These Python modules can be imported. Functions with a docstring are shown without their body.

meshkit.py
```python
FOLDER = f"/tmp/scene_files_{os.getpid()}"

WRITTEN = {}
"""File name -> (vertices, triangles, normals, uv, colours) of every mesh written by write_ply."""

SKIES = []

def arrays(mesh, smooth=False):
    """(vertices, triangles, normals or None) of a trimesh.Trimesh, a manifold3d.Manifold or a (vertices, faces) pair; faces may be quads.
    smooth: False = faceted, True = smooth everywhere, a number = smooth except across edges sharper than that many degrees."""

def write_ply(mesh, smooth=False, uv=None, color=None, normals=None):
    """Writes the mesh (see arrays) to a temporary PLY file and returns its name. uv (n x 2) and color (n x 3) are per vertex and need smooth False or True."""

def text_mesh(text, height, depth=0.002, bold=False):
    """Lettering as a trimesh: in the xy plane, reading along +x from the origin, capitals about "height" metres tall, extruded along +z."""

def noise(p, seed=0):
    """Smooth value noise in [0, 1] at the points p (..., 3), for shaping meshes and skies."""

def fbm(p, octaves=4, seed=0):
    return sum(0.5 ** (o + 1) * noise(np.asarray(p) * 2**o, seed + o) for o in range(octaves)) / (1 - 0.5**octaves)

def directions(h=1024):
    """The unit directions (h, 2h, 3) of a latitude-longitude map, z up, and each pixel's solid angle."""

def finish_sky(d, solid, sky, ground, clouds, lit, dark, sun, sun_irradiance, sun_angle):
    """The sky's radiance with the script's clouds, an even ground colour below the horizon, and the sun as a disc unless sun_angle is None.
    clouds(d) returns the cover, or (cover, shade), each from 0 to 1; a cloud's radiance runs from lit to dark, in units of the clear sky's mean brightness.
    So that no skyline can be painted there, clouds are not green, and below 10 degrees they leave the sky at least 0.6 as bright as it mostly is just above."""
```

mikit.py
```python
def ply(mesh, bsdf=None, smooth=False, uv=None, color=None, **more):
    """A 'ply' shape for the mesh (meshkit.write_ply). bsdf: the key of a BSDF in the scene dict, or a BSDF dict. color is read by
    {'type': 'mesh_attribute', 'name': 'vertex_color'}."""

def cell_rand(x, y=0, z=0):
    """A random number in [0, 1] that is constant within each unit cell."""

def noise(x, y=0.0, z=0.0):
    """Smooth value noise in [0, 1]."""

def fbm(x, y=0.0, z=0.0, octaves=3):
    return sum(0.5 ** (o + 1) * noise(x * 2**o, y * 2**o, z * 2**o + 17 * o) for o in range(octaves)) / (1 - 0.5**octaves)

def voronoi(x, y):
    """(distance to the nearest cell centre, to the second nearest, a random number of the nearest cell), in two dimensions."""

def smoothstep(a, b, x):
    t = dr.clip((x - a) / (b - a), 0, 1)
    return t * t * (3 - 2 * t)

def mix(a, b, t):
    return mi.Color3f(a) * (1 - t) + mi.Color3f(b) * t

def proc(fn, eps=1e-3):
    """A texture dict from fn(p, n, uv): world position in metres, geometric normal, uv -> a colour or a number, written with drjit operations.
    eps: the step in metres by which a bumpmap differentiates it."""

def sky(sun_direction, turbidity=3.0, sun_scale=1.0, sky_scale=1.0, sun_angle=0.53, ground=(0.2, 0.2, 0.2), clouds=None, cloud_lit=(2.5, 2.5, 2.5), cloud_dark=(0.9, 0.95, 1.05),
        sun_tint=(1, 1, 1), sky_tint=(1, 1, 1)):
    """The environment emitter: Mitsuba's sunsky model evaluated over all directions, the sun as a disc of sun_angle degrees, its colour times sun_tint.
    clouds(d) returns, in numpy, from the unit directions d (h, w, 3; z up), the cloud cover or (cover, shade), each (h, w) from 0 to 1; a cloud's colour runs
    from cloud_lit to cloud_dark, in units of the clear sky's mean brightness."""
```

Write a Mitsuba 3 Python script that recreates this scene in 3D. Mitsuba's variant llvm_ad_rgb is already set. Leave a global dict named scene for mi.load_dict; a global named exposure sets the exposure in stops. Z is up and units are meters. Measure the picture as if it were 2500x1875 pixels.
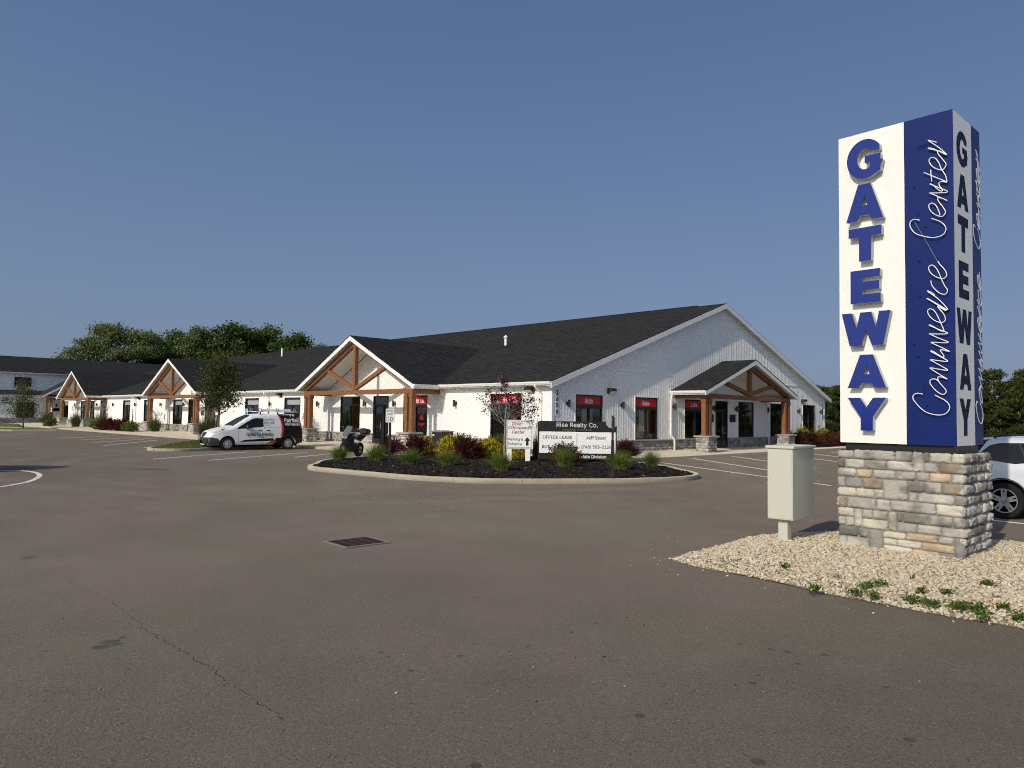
import math
import random
import numpy as np
import trimesh
import drjit as dr
import mitsuba as mi
import mikit
import meshkit
from shapely.geometry import Polygon, box as sbox, Point, LineString
from shapely.ops import unary_union
from scipy.spatial import Delaunay

T = mi.ScalarTransform4f
scene, labels = {'type': 'scene'}, {}

# ------------------------------------------------------------------ camera, sky, exposure
CAM_H, PITCH, ROLL = 1.92, 0.04357, 0.013634
_f = np.array([0, math.cos(PITCH), math.sin(PITCH)])
_u = math.cos(ROLL) * np.array([0, -math.sin(PITCH), math.cos(PITCH)]) - math.sin(ROLL) * np.array([1.0, 0, 0])
scene['camera'] = {'type': 'perspective', 'fov': 70.233, 'fov_axis': 'x', 'near_clip': 0.1, 'far_clip': 3000.0,
                   'to_world': T().look_at(origin=[0, 0, CAM_H], target=[0, float(_f[1]), CAM_H + float(_f[2])], up=[float(x) for x in _u])}
# building frame: x to the right along the long front, y into the building (along the gable wall)
YAW = 0.78974
BC = np.array([1.7972, 32.4952, 0.0])
BX = np.array([math.cos(YAW), -math.sin(YAW), 0.0])
BY = np.array([math.sin(YAW), math.cos(YAW), 0.0])
BZ = np.array([0, 0, 1.0])
SUN = 0.128 * BX - BY + 0.60 * BZ


def haze_veil(d):
    """A thin even summer veil, thicker towards the horizon all round."""
    t = np.clip(1 - d[..., 2] / 0.42, 0, 1)
    return 0.08 + 0.40 * t ** 1.3


scene['sky'] = mikit.sky(SUN.tolist(), turbidity=7.0, ground=(0.03, 0.03, 0.03), sun_scale=1.18, sky_scale=1.04, sun_tint=(0.95, 1.09, 1.33), sky_tint=(0.95, 1.09, 1.36), clouds=haze_veil, cloud_lit=(0.60, 0.79, 1.08))
exposure = 1.22


# ------------------------------------------------------------------ helpers
def frame(o, xa, ya, za):
    m = np.eye(4)
    m[:3, 0], m[:3, 1], m[:3, 2], m[:3, 3] = xa, ya, za, o
    return m


BM = frame(BC, BX, BY, BZ)


def W(x, y, z=0.0):
    return BC + x * BX + y * BY + z * BZ


def tl(x, y, z=0.0):
    m = np.eye(4)
    m[:3, 3] = (x, y, z)
    return m


def rot(axis, ang, point=None):
    return trimesh.transformations.rotation_matrix(ang, axis, point)


def tm(m, M):
    m = m.copy()
    m.apply_transform(M)
    return m


def cat(ms):
    return trimesh.util.concatenate(list(ms))


def box(x0, x1, y0, y1, z0, z1, bev=0.0):
    if bev:
        p = []
        for a in (0, 1):
            for b in (0, 1):
                for c in (0, 1):
                    q = np.array([(x0, x1)[a], (y0, y1)[b], (z0, z1)[c]], float)
                    s = np.array([1 - 2 * a, 1 - 2 * b, 1 - 2 * c]) * bev
                    for k in range(3):
                        e = s.copy()
                        e[k] = 0
                        p.append(q + e)
        return trimesh.convex.convex_hull(np.array(p))
    m = trimesh.creation.box(extents=(x1 - x0, y1 - y0, z1 - z0))
    m.apply_translation(((x0 + x1) / 2, (y0 + y1) / 2, (z0 + z1) / 2))
    return m


def bar(a, b, w, h, up=(0, 0, 1), bev=0.0):
    a, b = np.asarray(a, float), np.asarray(b, float)
    L = np.linalg.norm(b - a)
    x = (b - a) / L
    y = np.cross(up, x)
    y /= np.linalg.norm(y)
    z = np.cross(x, y)
    return tm(box(0, L, -w / 2, w / 2, -h / 2, h / 2, bev), frame(a, x, y, z))


def tube(pts, r, n=8, caps=True):
    p = np.asarray(pts, float)
    r = np.broadcast_to(np.asarray(r, float), (len(p),))
    t = np.gradient(p, axis=0)
    t /= np.linalg.norm(t, axis=1, keepdims=True) + 1e-12
    a = np.cross(t[0], [0.3, 0.2, 0.9] if abs(t[0][2]) < 0.9 else [1.0, 0.1, 0])
    v = []
    for i in range(len(p)):
        a = a - t[i] * (a @ t[i])
        a /= np.linalg.norm(a) + 1e-12
        b = np.cross(t[i], a)
        for k in range(n):
            th = 2 * math.pi * k / n
            v.append(p[i] + r[i] * (math.cos(th) * a + math.sin(th) * b))
    f = []
    for i in range(len(p) - 1):
        for k in range(n):
            q, w_ = i * n + k, i * n + (k + 1) % n
            f += [[q, w_, w_ + n], [q, w_ + n, q + n]]
    if caps:
        v += [p[0], p[-1]]
        c0, c1 = len(v) - 2, len(v) - 1
        for k in range(n):
            f.append([c0, (k + 1) % n, k])
            f.append([c1, (len(p) - 1) * n + k, (len(p) - 1) * n + (k + 1) % n])
    return trimesh.Trimesh(np.array(v), np.array(f), process=False)


def cyl(a, b, r, n=16):
    return tube([a, b], r, n)


def lathe(prof, n=24):
    """prof: (r, z) list, revolved about z."""
    return trimesh.creation.revolve(np.array(prof, float), sections=n)


def extr(shape, depth, M=None, z0=0.0):
    gs = [g for g in getattr(shape, 'geoms', [shape]) if g.geom_type == 'Polygon' and g.area > 1e-7]
    ms = [trimesh.creation.extrude_polygon(g, depth, engine='earcut') for g in gs]
    m = cat(ms)
    if z0:
        m.apply_translation((0, 0, z0))
    return tm(m, M) if M is not None else m


def smooth_line(pts, k=6):
    """Catmull-Rom through the points."""
    p = np.asarray(pts, float)
    q = np.vstack([2 * p[0] - p[1], p, 2 * p[-1] - p[-2]])
    out = []
    for i in range(1, len(q) - 2):
        for t in np.linspace(0, 1, k, endpoint=False):
            a, b, c, d = q[i - 1], q[i], q[i + 1], q[i + 2]
            out.append(0.5 * (2 * b + (c - a) * t + (2 * a - 5 * b + 4 * c - d) * t * t + (3 * b - a - 3 * c + d) * t ** 3))
    out.append(p[-1])
    return np.array(out)


COUNT = {}


def key(name, parent=None):
    base = (parent + '__' if parent else '') + name
    n = COUNT.get(base, 0)
    COUNT[base] = n + 1
    return base if n == 0 else '%s_%03d' % (base, n)


def add(name, mesh, mat, parent=None, smooth=False, kind=None, label=None, **kw):
    k = key(name, parent)
    scene[k] = mikit.ply(mesh, mat, smooth, **kw)
    if kind or label:
        labels[k] = {}
        if kind:
            labels[k]['kind'] = kind
        if label:
            labels[k]['label'] = label
    return k


def copy_of(name, src, mat, M, parent=None):
    """One more entry of a shared mesh under another matrix."""
    k = key(name, parent)
    scene[k] = {**src, 'bsdf': {'type': 'ref', 'id': mat}, 'to_world': T(M.tolist())}
    return k


def thing(name, label, cat_, group=None):
    k = key(name)
    labels[k] = {'label': label, 'category': cat_}
    if group:
        labels[k]['group'] = group
    return k


def text(s, w, h, bold=False, depth=0.002):
    """Lettering centred on the origin, w wide and h tall (whichever is None follows)."""
    m = meshkit.text_mesh(s, 1.0, 0.01, bold)
    lo, hi = m.bounds
    sx = (w / (hi[0] - lo[0])) if w else None
    sy = (h / (hi[1] - lo[1])) if h else None
    sx, sy = sx or sy, sy or sx
    m.apply_translation((-(lo[0] + hi[0]) / 2, -(lo[1] + hi[1]) / 2, 0))
    m.apply_transform(np.diag([sx, sy, depth / 0.01, 1]))
    return m


# ------------------------------------------------------------------ materials
def mat(name, **kw):
    scene[name] = kw
    return name


def rgb(*c):
    return {'type': 'rgb', 'value': list(c)}


def plain(name, c, rough=0.5, metal=0.0, spec=0.5, **kw):
    return mat(name, type='twosided', bsdf={'type': 'principled', 'base_color': rgb(*c), 'roughness': rough, 'metallic': metal, 'specular': spec, **kw})


def procm(name, fn, rough=0.7, bump=None, scale=1.0, eps=1e-3, spec=0.4, **kw):
    b = {'type': 'principled', 'base_color': mikit.proc(fn), 'roughness': rough, 'specular': spec, **kw}
    if bump is not None:
        b = {'type': 'bumpmap', 'tex': mikit.proc(bump, eps), 'scale': scale, 'bsdf': b}
    return mat(name, type='twosided', bsdf=b)


def vcol(name, rough=0.7, spec=0.2):
    return mat(name, type='twosided', bsdf={'type': 'principled', 'base_color': {'type': 'mesh_attribute', 'name': 'vertex_color'}, 'roughness': rough, 'specular': spec})


noise, fbm, voronoi, mix, sst, crand = mikit.noise, mikit.fbm, mikit.voronoi, mikit.mix, mikit.smoothstep, mikit.cell_rand

# oil drips and tyre scuffs lie where the ground has them
SPOTS = [(-3.31, 6.0, .10), (-3.29, 6.13, .10), (-3.22, 6.08, .06), (-3.26, 6.25, .05), (-1.03, 5.96, .035), (-0.95, 5.86, .03), (-0.73, 5.55, .035), (-0.38, 5.9, .035), (0.16, 6.16, .04),
         (0.85, 4.78, .05), (-0.17, 4.08, .05), (-0.34, 7.77, .03), (0.82, 6.86, .03), (1.14, 7.08, .03), (2.31, 6.11, .045), (2.19, 6.17, .04), (2.28, 5.82, .035), (2.59, 6.05, .04),
         (1.78, 5.39, .045), (1.88, 5.55, .035), (2.73, 5.34, .04), (1.41, 4.17, .065), (2.42, 4.48, .05), (1.97, 6.3, .03), (2.87, 6.56, .03), (-6.22, 9.51, .13), (-5.9, 9.6, .05), (-7.84, 14.46, .10)]


def asphalt_c(p, n, uv):
    x, y = p.x, p.y
    big = fbm(x * 0.22, y * 0.22, 3.0, octaves=4)
    mid = fbm(x * 1.3 + 40, y * 1.3, 1.0, octaves=3)
    # worn wheel tracks sweep past the planted island
    d1 = dr.abs(dr.sqrt(dr.square(x + 4.0) + dr.square(y - 31.0)) - 13.0 + 0.8 * (noise(x * 0.3, y * 0.3) - 0.5))
    d2 = dr.abs(dr.sqrt(dr.square(x + 4.0) + dr.square(y - 31.0)) - 14.9 + 0.8 * (noise(x * 0.3, y * 0.3, 7.0) - 0.5))
    track = dr.exp(-dr.square(d1 / 0.33)) + dr.exp(-dr.square(d2 / 0.33))
    fine = noise(x * 120, y * 120, 0.0)
    _, _, chip = voronoi(x * 95, y * 95)
    speck = sst(0.93, 0.99, chip) * 0.055 * sst(0.35, 0.6, noise(x * 40, y * 40, 5.0)) + sst(0.45, 1.0, chip) * 0.020 - sst(0.62, 0.95, fine) * 0.050 + sst(0.6, 0.95, noise(x * 155, y * 155, 9.0)) * 0.030
    base = 0.109 + 0.045 * (big - 0.5) + 0.030 * (mid - 0.5) + 0.022 * track * (noise(x * 0.5, y * 0.5, 2.0)) + speck
    stain = mi.Float(0)
    for (sx, sy, r) in SPOTS:
        r = r * 0.85
        wob = r * (0.75 + 0.6 * noise(x * 22, y * 22, sx * 9))
        stain = dr.maximum(stain, 1 - sst(0.55, 1.0, dr.sqrt(dr.square(x - sx) + dr.square(y - sy)) / wob))
    damp = (1 - sst(0.5, 1.0, dr.sqrt(dr.square((x + 11.9) / 1.0) + dr.square((y - 24.1) / 0.35)) * (0.7 + 0.6 * mid))) * 0.6
    base = base * (1 - 0.42 * stain) * (1 - damp)
    tint = mix((1.28, 1.03, 0.84), (1.19, 1.04, 0.79), sst(0.42, 0.62, fbm(x * 0.6 + 9, y * 0.6, 4.0, octaves=2)))
    return tint * dr.maximum(base, 0.008)


def asphalt_b(p, n, uv):
    return noise(p.x * 70, p.y * 70) * 0.6 + noise(p.x * 140, p.y * 140, 3.0) * 0.4


procm('asphalt_material', asphalt_c, rough=0.85, bump=asphalt_b, scale=0.0035, eps=2e-3, spec=0.3)


def concrete_c(p, n, uv):
    a = fbm(p.x * 1.1, p.y * 1.1, p.z * 3, octaves=4)
    b = noise(p.x * 26, p.y * 26, p.z * 26)
    return mi.Color3f(0.47, 0.415, 0.325) * (0.80 + 0.34 * a + 0.10 * (b - 0.5))


procm('concrete', concrete_c, rough=0.85, spec=0.2)


def kerb_c(p, n, uv):
    a = fbm(p.x * 1.7, p.y * 1.7, p.z * 5, octaves=4)
    b = noise(p.x * 40, p.y * 40, p.z * 40)
    dirt = sst(0.11, 0.0, p.z) * (0.35 + 0.5 * fbm(p.x * 5, p.y * 5, 2.0))
    return mi.Color3f(0.46, 0.415, 0.32) * (0.74 + 0.42 * a + 0.10 * (b - 0.5)) * (1 - 0.45 * dirt)


procm('kerb_concrete', kerb_c, rough=0.85, spec=0.2)


def line_c(p, n, uv):
    w_ = sst(0.10, 0.34, fbm(p.x * 7, p.y * 7, 1.0, octaves=4))
    return mix((0.19, 0.18, 0.16), (0.58, 0.56, 0.52), w_)


procm('line_paint', line_c, rough=0.8)


def blx(p):
    dx, dy = p.x - float(BC[0]), p.y - float(BC[1])
    c, s = math.cos(YAW), math.sin(YAW)
    return dx * c - dy * s, dx * s + dy * c


def shingle_c(p, n, uv):
    x, y = blx(p)
    nx, ny = n.x * math.cos(YAW) - n.y * math.sin(YAW), n.x * math.sin(YAW) + n.y * math.cos(YAW)
    a = dr.select(dr.abs(nx) > dr.abs(ny), y, x)
    row = dr.floor(p.z / 0.0453)
    t = crand(dr.floor(a / 0.31 + row * 0.37), row, 1.0)
    g = noise(p.x * 90, p.y * 90, p.z * 90)
    blot = fbm(p.x * 0.5, p.y * 0.5, p.z * 0.5, octaves=3)
    v = 0.017 + 0.014 * dr.square(t) + 0.008 * (g - 0.5) + 0.006 * (blot - 0.5)
    return mi.Color3f(1.0, 0.99, 1.06) * v


procm('shingle', shingle_c, rough=0.9, spec=0.25)


def siding_c(p, n, uv):
    a = fbm(p.x * 0.7, p.y * 0.7, p.z * 0.25, octaves=3)
    splash = sst(1.25, 0.75, p.z) * 0.06 * fbm(p.x * 3, p.y * 3, p.z * 2)
    return mi.Color3f(0.88, 0.88, 0.87) * (0.96 + 0.06 * a - splash)


procm('white_siding', siding_c, rough=0.42, spec=0.4)
plain('white_trim', (0.85, 0.85, 0.84), 0.35)
plain('white_soffit', (0.72, 0.72, 0.70), 0.55)


def cedar_c(p, n, uv):
    x, y = blx(p)
    g = fbm(x * 14 + 3 * noise(x * 1.5, y * 1.5, p.z * 1.5), y * 14, p.z * 5, octaves=4)
    f = fbm(x * 60, y * 60, p.z * 9, octaves=2)
    return mix((0.125, 0.048, 0.020), (0.33, 0.150, 0.066), dr.clip(0.15 + 0.75 * g + 0.35 * (f - 0.5), 0, 1))


procm('stained_cedar', cedar_c, rough=0.6, spec=0.3)


def stone_mat(name, c, dark):
    cc = np.array(c)

    def fn(p, n, uv):
        a = fbm(p.x * 6, p.y * 6, p.z * 6, octaves=4)
        b = fbm(p.x * 30 + 5, p.y * 30, p.z * 30, octaves=2)
        smoke = sst(0.42, 0.66, fbm(p.x * 4.2 + 11, p.y * 4.2, p.z * 4.2 + 3, octaves=3)) * dark
        return mi.Color3f(*[float(v) for v in cc]) * (0.72 + 0.50 * a + 0.22 * (b - 0.5)) * (1 - smoke)

    def bp(p, n, uv):
        return fbm(p.x * 16, p.y * 16, p.z * 16, octaves=4)

    return procm(name, fn, rough=0.85, bump=bp, scale=0.022, eps=3e-3, spec=0.2)


stone_mat('stone_grey', (0.40, 0.385, 0.35), 0.5)
stone_mat('stone_light', (0.54, 0.52, 0.47), 0.36)
stone_mat('stone_cream', (0.59, 0.56, 0.47), 0.22)
stone_mat('stone_dark', (0.29, 0.285, 0.275), 0.45)
stone_mat('stone_orange', (0.54, 0.43, 0.30), 0.15)
stone_mat('stone_brown', (0.30, 0.255, 0.20), 0.4)
STONES = {'g': 'stone_grey', 'l': 'stone_light', 'c': 'stone_cream', 'd': 'stone_dark', 'o': 'stone_orange', 'b': 'stone_brown'}


def mortar_c(p, n, uv):
    return mi.Color3f(0.25, 0.235, 0.215) * (0.75 + 0.5 * fbm(p.x * 20, p.y * 20, p.z * 20, octaves=3))


procm('mortar', mortar_c, rough=0.95, spec=0.1)
plain('cast_stone', (0.36, 0.35, 0.325), 0.8, spec=0.2)
plain('black_metal', (0.012, 0.012, 0.013), 0.4)
plain('black_paint', (0.010, 0.010, 0.011), 0.5)
plain('lamp_bronze', (0.022, 0.018, 0.015), 0.5)
plain('lens_white', (0.75, 0.76, 0.74), 0.3)
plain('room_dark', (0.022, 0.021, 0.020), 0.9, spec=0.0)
plain('blind_grey', (0.42, 0.43, 0.43), 0.8)
plain('curtain_cream', (0.42, 0.40, 0.35), 0.8)
plain('banner_red', (0.55, 0.012, 0.014), 0.45)
plain('print_white', (0.80, 0.80, 0.79), 0.5)
plain('print_black', (0.010, 0.010, 0.014), 0.5)
plain('print_maroon', (0.20, 0.012, 0.03), 0.5)
plain('print_grey', (0.22, 0.22, 0.22), 0.5)
mat('window_glass', type='thindielectric', int_ior=1.52)
plain('galvanised', (0.50, 0.51, 0.52), 0.45, metal=0.7)
plain('sign_white', (0.84, 0.835, 0.80), 0.35)
plain('sign_blue', (0.007, 0.020, 0.135), 0.38, spec=0.18)
plain('letter_blue', (0.0015, 0.016, 0.20), 0.10, clearcoat=0.6, clearcoat_gloss=0.95)
plain('print_navy', (0.006, 0.010, 0.040), 0.5, spec=0.12)
plain('letter_return', (0.42, 0.43, 0.44), 0.4)
plain('neon_white', (0.82, 0.82, 0.83), 0.22)
plain('cabinet_paint', (0.53, 0.535, 0.46), 0.45)
plain('cast_iron', (0.055, 0.030, 0.026), 0.7)
plain('pit_black', (0.004, 0.004, 0.004), 1.0, spec=0.0)
plain('frame_steel', (0.20, 0.185, 0.16), 0.7)
plain('dark_unit', (0.022, 0.023, 0.025), 0.55)
plain('back_of_sign', (0.42, 0.43, 0.44), 0.4, metal=0.5)
plain('sheet_white', (0.84, 0.85, 0.86), 0.45)

# ------------------------------------------------------------------ ground
def grass_c(p, n, uv):
    a = fbm(p.x * 0.5, p.y * 0.5, 1.0, octaves=4)
    b = noise(p.x * 14, p.y * 14)
    return mix((0.060, 0.085, 0.022), (0.115, 0.130, 0.040), dr.clip(a * 0.9 + 0.3 * (b - 0.5), 0, 1))


procm('lawn_grass', grass_c, rough=0.9, spec=0.1)


def mulch_c(p, n, uv):
    a = fbm(p.x * 22, p.y * 22, p.z * 22, octaves=3)
    return mi.Color3f(0.024, 0.020, 0.018) * (0.4 + 1.2 * a)


procm('mulch_material', mulch_c, rough=0.95, spec=0.08)
procm('gravel_base', lambda p, n, uv: mi.Color3f(0.30, 0.25, 0.18) * (0.5 + 0.8 * noise(p.x * 45, p.y * 45)), rough=0.95, spec=0.1)
add('ground', tm(trimesh.creation.cylinder(2400, 0.5, sections=128), tl(0, 0, -0.30)), 'lawn_grass', kind='structure')
ASPH = Polygon([tuple(W(a, b)[:2]) for a, b in ((-97, 8), (-97, -75), (50, -75), (50, 33), (-1, 33), (-1, 8))])
add('asphalt', extr(ASPH, 0.06, tl(0, 0, -0.06)), 'asphalt_material', kind='structure')


def ribbon(pts, w, z=0.004, th=0.003):
    return extr(LineString(pts).buffer(w / 2, cap_style='flat', join_style='round'), th, tl(0, 0, z - th + 0.001))


def paint(pts, w=0.115):
    add('parking_line', ribbon(pts, w), 'line_paint', 'asphalt')


# bays before the long front
paint([(-14.2, 29.0), (-13.69, 31.42), (-12.75, 35.2)])
paint([(-11.9, 28.8), (-11.49, 30.13), (-9.93, 35.59)])
paint([(-13.44, 36.9), (-11.54, 40.84)])
paint([(-9.3, 31.5), (-8.0, 36.6)])
for a, b in (((-22.04, 39.5), (-23.25, 47.98)), ((-18.91, 37.6), (-20.04, 44.26)), ((-24.74, 43.04), (-24.9, 51.45)), ((-27.4, 46.58), (-27.0, 53.0)), ((-30.3, 49.0), (-29.9, 55.5)), ((-38.5, 53.0), (-37.6, 57.5))):
    paint([a, b])
# bays before the gable
for a, b in (((4.23, 2.39), (13.2, -2.4)), ((3.15, 6.58), (9.8, 1.6)), ((3.22, 10.2), (9.6, 5.1)), ((4.3, 14.0), (11.2, 8.0)), ((4.5, 17.0), (11.5, 10.6)), ((4.27, 20.25), (11.5, 12.9)), ((4.6, 23.6), (11.7, 16.2))):
    paint([tuple(W(*a)[:2]), tuple(W(*b)[:2])])
paint([(8.1, 16.1), (9.42, 14.41), (11.6, 11.48)])
# rounded end of a painted bay island at the left
paint(smooth_line([(-22.5, 21.6), (-19.0, 22.45), (-15.9, 22.85), (-15.0, 22.65), (-14.2, 21.95), (-13.5, 20.95), (-12.85, 19.6), (-12.6, 18.6), (-12.55, 17.6), (-12.75, 16.0)], 5), 0.13)


def crack(pts, w, seed):
    r = np.random.default_rng(seed)
    p = smooth_line(pts, 7)
    a, b = [], []
    for i in range(len(p)):
        t = p[min(i + 1, len(p) - 1)] - p[max(i - 1, 0)]
        nrm = np.array([-t[1], t[0]]) / np.linalg.norm(t)
        q = p[i] + nrm * r.normal(0, 0.018)
        h = w * max(0.12, r.normal(0.8, 0.5)) / 2
        a.append(q + nrm * h)
        b.append(q - nrm * h)
    v = [(x[0], x[1], 0.002) for x in a + b]
    n = len(a)
    f = [q for i in range(n - 1) for q in ((i, n + i, i + 1), (i + 1, n + i, n + i + 1))]
    f = [q if np.cross(np.array(v[q[1]]) - v[q[0]], np.array(v[q[2]]) - v[q[0]])[2] > 0 else q[::-1] for q in f]
    add('crack', trimesh.Trimesh(np.array(v), np.array(f), process=False), 'pit_black', 'asphalt')


def grit_tone(r, n):
    t = r.uniform(0.5, 1.4, (n, 1)) * np.array([[0.22, 0.20, 0.17]])
    t[r.uniform(size=n) > 0.96] = (0.50, 0.48, 0.43)
    t[r.uniform(size=n) > 0.7] = (0.035, 0.03, 0.026)
    return t


vcol('grit_material', 0.9, 0.1)


crack([(-5.09, 8.41), (-4.63, 8.0), (-4.07, 7.46), (-3.61, 6.98), (-3.3, 6.61), (-2.9, 6.2), (-2.67, 5.97), (-2.41, 5.72), (-2.1, 5.39), (-1.9, 5.2), (-1.63, 4.89), (-1.4, 4.66)], 0.004, 1)
crack([(-2.11, 15.99), (-1.73, 15.51), (-1.49, 15.16), (-1.27, 14.77), (-1.04, 14.46), (-0.67, 13.81)], 0.008, 2)


# ------------------------------------------------------------------ pavements
def slab(name, poly, zf, th, m, parent=None, kind=None, **kw):
    """A slab whose top follows zf(x, y) over a building-frame polygon."""
    g = extr(poly, 1.0)
    v = g.vertices.copy()
    top = v[:, 2] > 0.5
    z = np.array([zf(a, b) for a, b in v[:, :2]])
    v[:, 2] = np.where(top, z, z - th)
    g = trimesh.Trimesh(v, g.faces, process=False)
    return add(name, tm(g, BM), m, parent, kind=kind, **kw)


def edge_y(x):
    return float(np.interp(x, [-90, -60, -49, -30, -14, 5], [-5.6, -5.3, -5.0, -4.4, -4.0, -3.9]))


def zw(a, b):
    """Pavement height: 0.11 at the kerb, 0.20 at the wall."""
    d = min(1.0, max(0.0, min(-b / 4.0 if a < 0.01 else 9, 9)))
    if a > 0:
        d = min(1.0, max(a / 3.0, -b / 4.0 if b < 0 else 0))
    return 0.20 - 0.09 * d


SW = 'sidewalk'
COUNT[SW] = 1
labels[SW] = {'kind': 'structure'}
xs = [0.0]
while xs[-1] > -20:
    xs.append(xs[-1] - 1.9)
while xs[-1] > -86:
    xs.append(xs[-1] - 4.0)
g_ = 0.006
for x1, x0 in zip(xs[:-1], xs[1:]):
    slab('panel', Polygon([(x0 + g_, edge_y(x0)), (x1 - g_, edge_y(x1)), (x1 - g_, -0.02), (x0 + g_, -0.02)]), zw, 0.2, 'concrete', SW)
slab('panel', Polygon([(g_, -3.9), (1.4, -3.9), (2.5, -3.4), (3.0, -2.2), (3.0, -g_), (g_, -g_)]), zw, 0.2, 'concrete', SW)
ys = list(np.arange(0, 21.1, 1.9)) + [21.3]
for y0, y1 in zip(ys[:-1], ys[1:]):
    slab('panel', Polygon([(0.02, y0 + g_), (3.0, y0 + g_), (3.0, y1 - g_), (0.02, y1 - g_)]), zw, 0.2, 'concrete', SW)
slab('panel', Polygon([(2.0, 21.3), (3.0, 21.3), (3.0, 33), (2.0, 33)]), lambda a, b: 0.11, 0.2, 'concrete', SW)
slab('planting_bed', Polygon([(0.02, 21.3), (2.0, 21.3), (2.0, 33), (0.02, 33)]), lambda a, b: 0.14, 0.2, 'mulch_material', SW)

# ------------------------------------------------------------------ planted island: kerb stones, mulch
ISL = [(-6.98, 25.9), (-6.95, 25.0), (-6.6, 24.3), (-6.0, 23.72), (-4.68, 22.69), (-2.95, 21.36), (-1.3, 20.72), (0.04, 20.62), (1.3, 20.8), (3.18, 21.22), (4.2, 21.62), (4.9, 22.0), (5.5, 22.5),
       (5.95, 23.2), (6.13, 24.2), (6.0, 25.6), (5.75, 27.6), (5.0, 29.4), (3.9, 31.0), (2.6, 31.9), (0.6, 32.75), (-1.8, 33.1), (-4.0, 32.8), (-6.0, 30.9), (-6.95, 29.1), (-7.2, 27.6)]
isl = Polygon(smooth_line(ISL + ISL[:1], 6)).buffer(0)
KERB = 'kerb'
COUNT[KERB] = 1
labels[KERB] = {'kind': 'structure'}
ring = LineString(list(isl.buffer(-0.08).exterior.coords))
L_ = ring.length
nseg = int(L_ / 1.9)
for i in range(nseg):
    a, b = i * L_ / nseg, (i + 1) * L_ / nseg
    pts = [ring.interpolate(t) for t in np.linspace(a + 0.004, b - 0.004, 10)]
    seg = LineString([(q.x, q.y) for q in pts])
    low = extr(seg.buffer(0.080, cap_style='flat'), 0.125)
    top = extr(seg.buffer(0.068, cap_style='flat'), 0.015, tl(0, 0, 0.125))
    add('kerb_segment', cat([low, top]), 'kerb_concrete', KERB)
inner = isl.buffer(-0.15)


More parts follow.
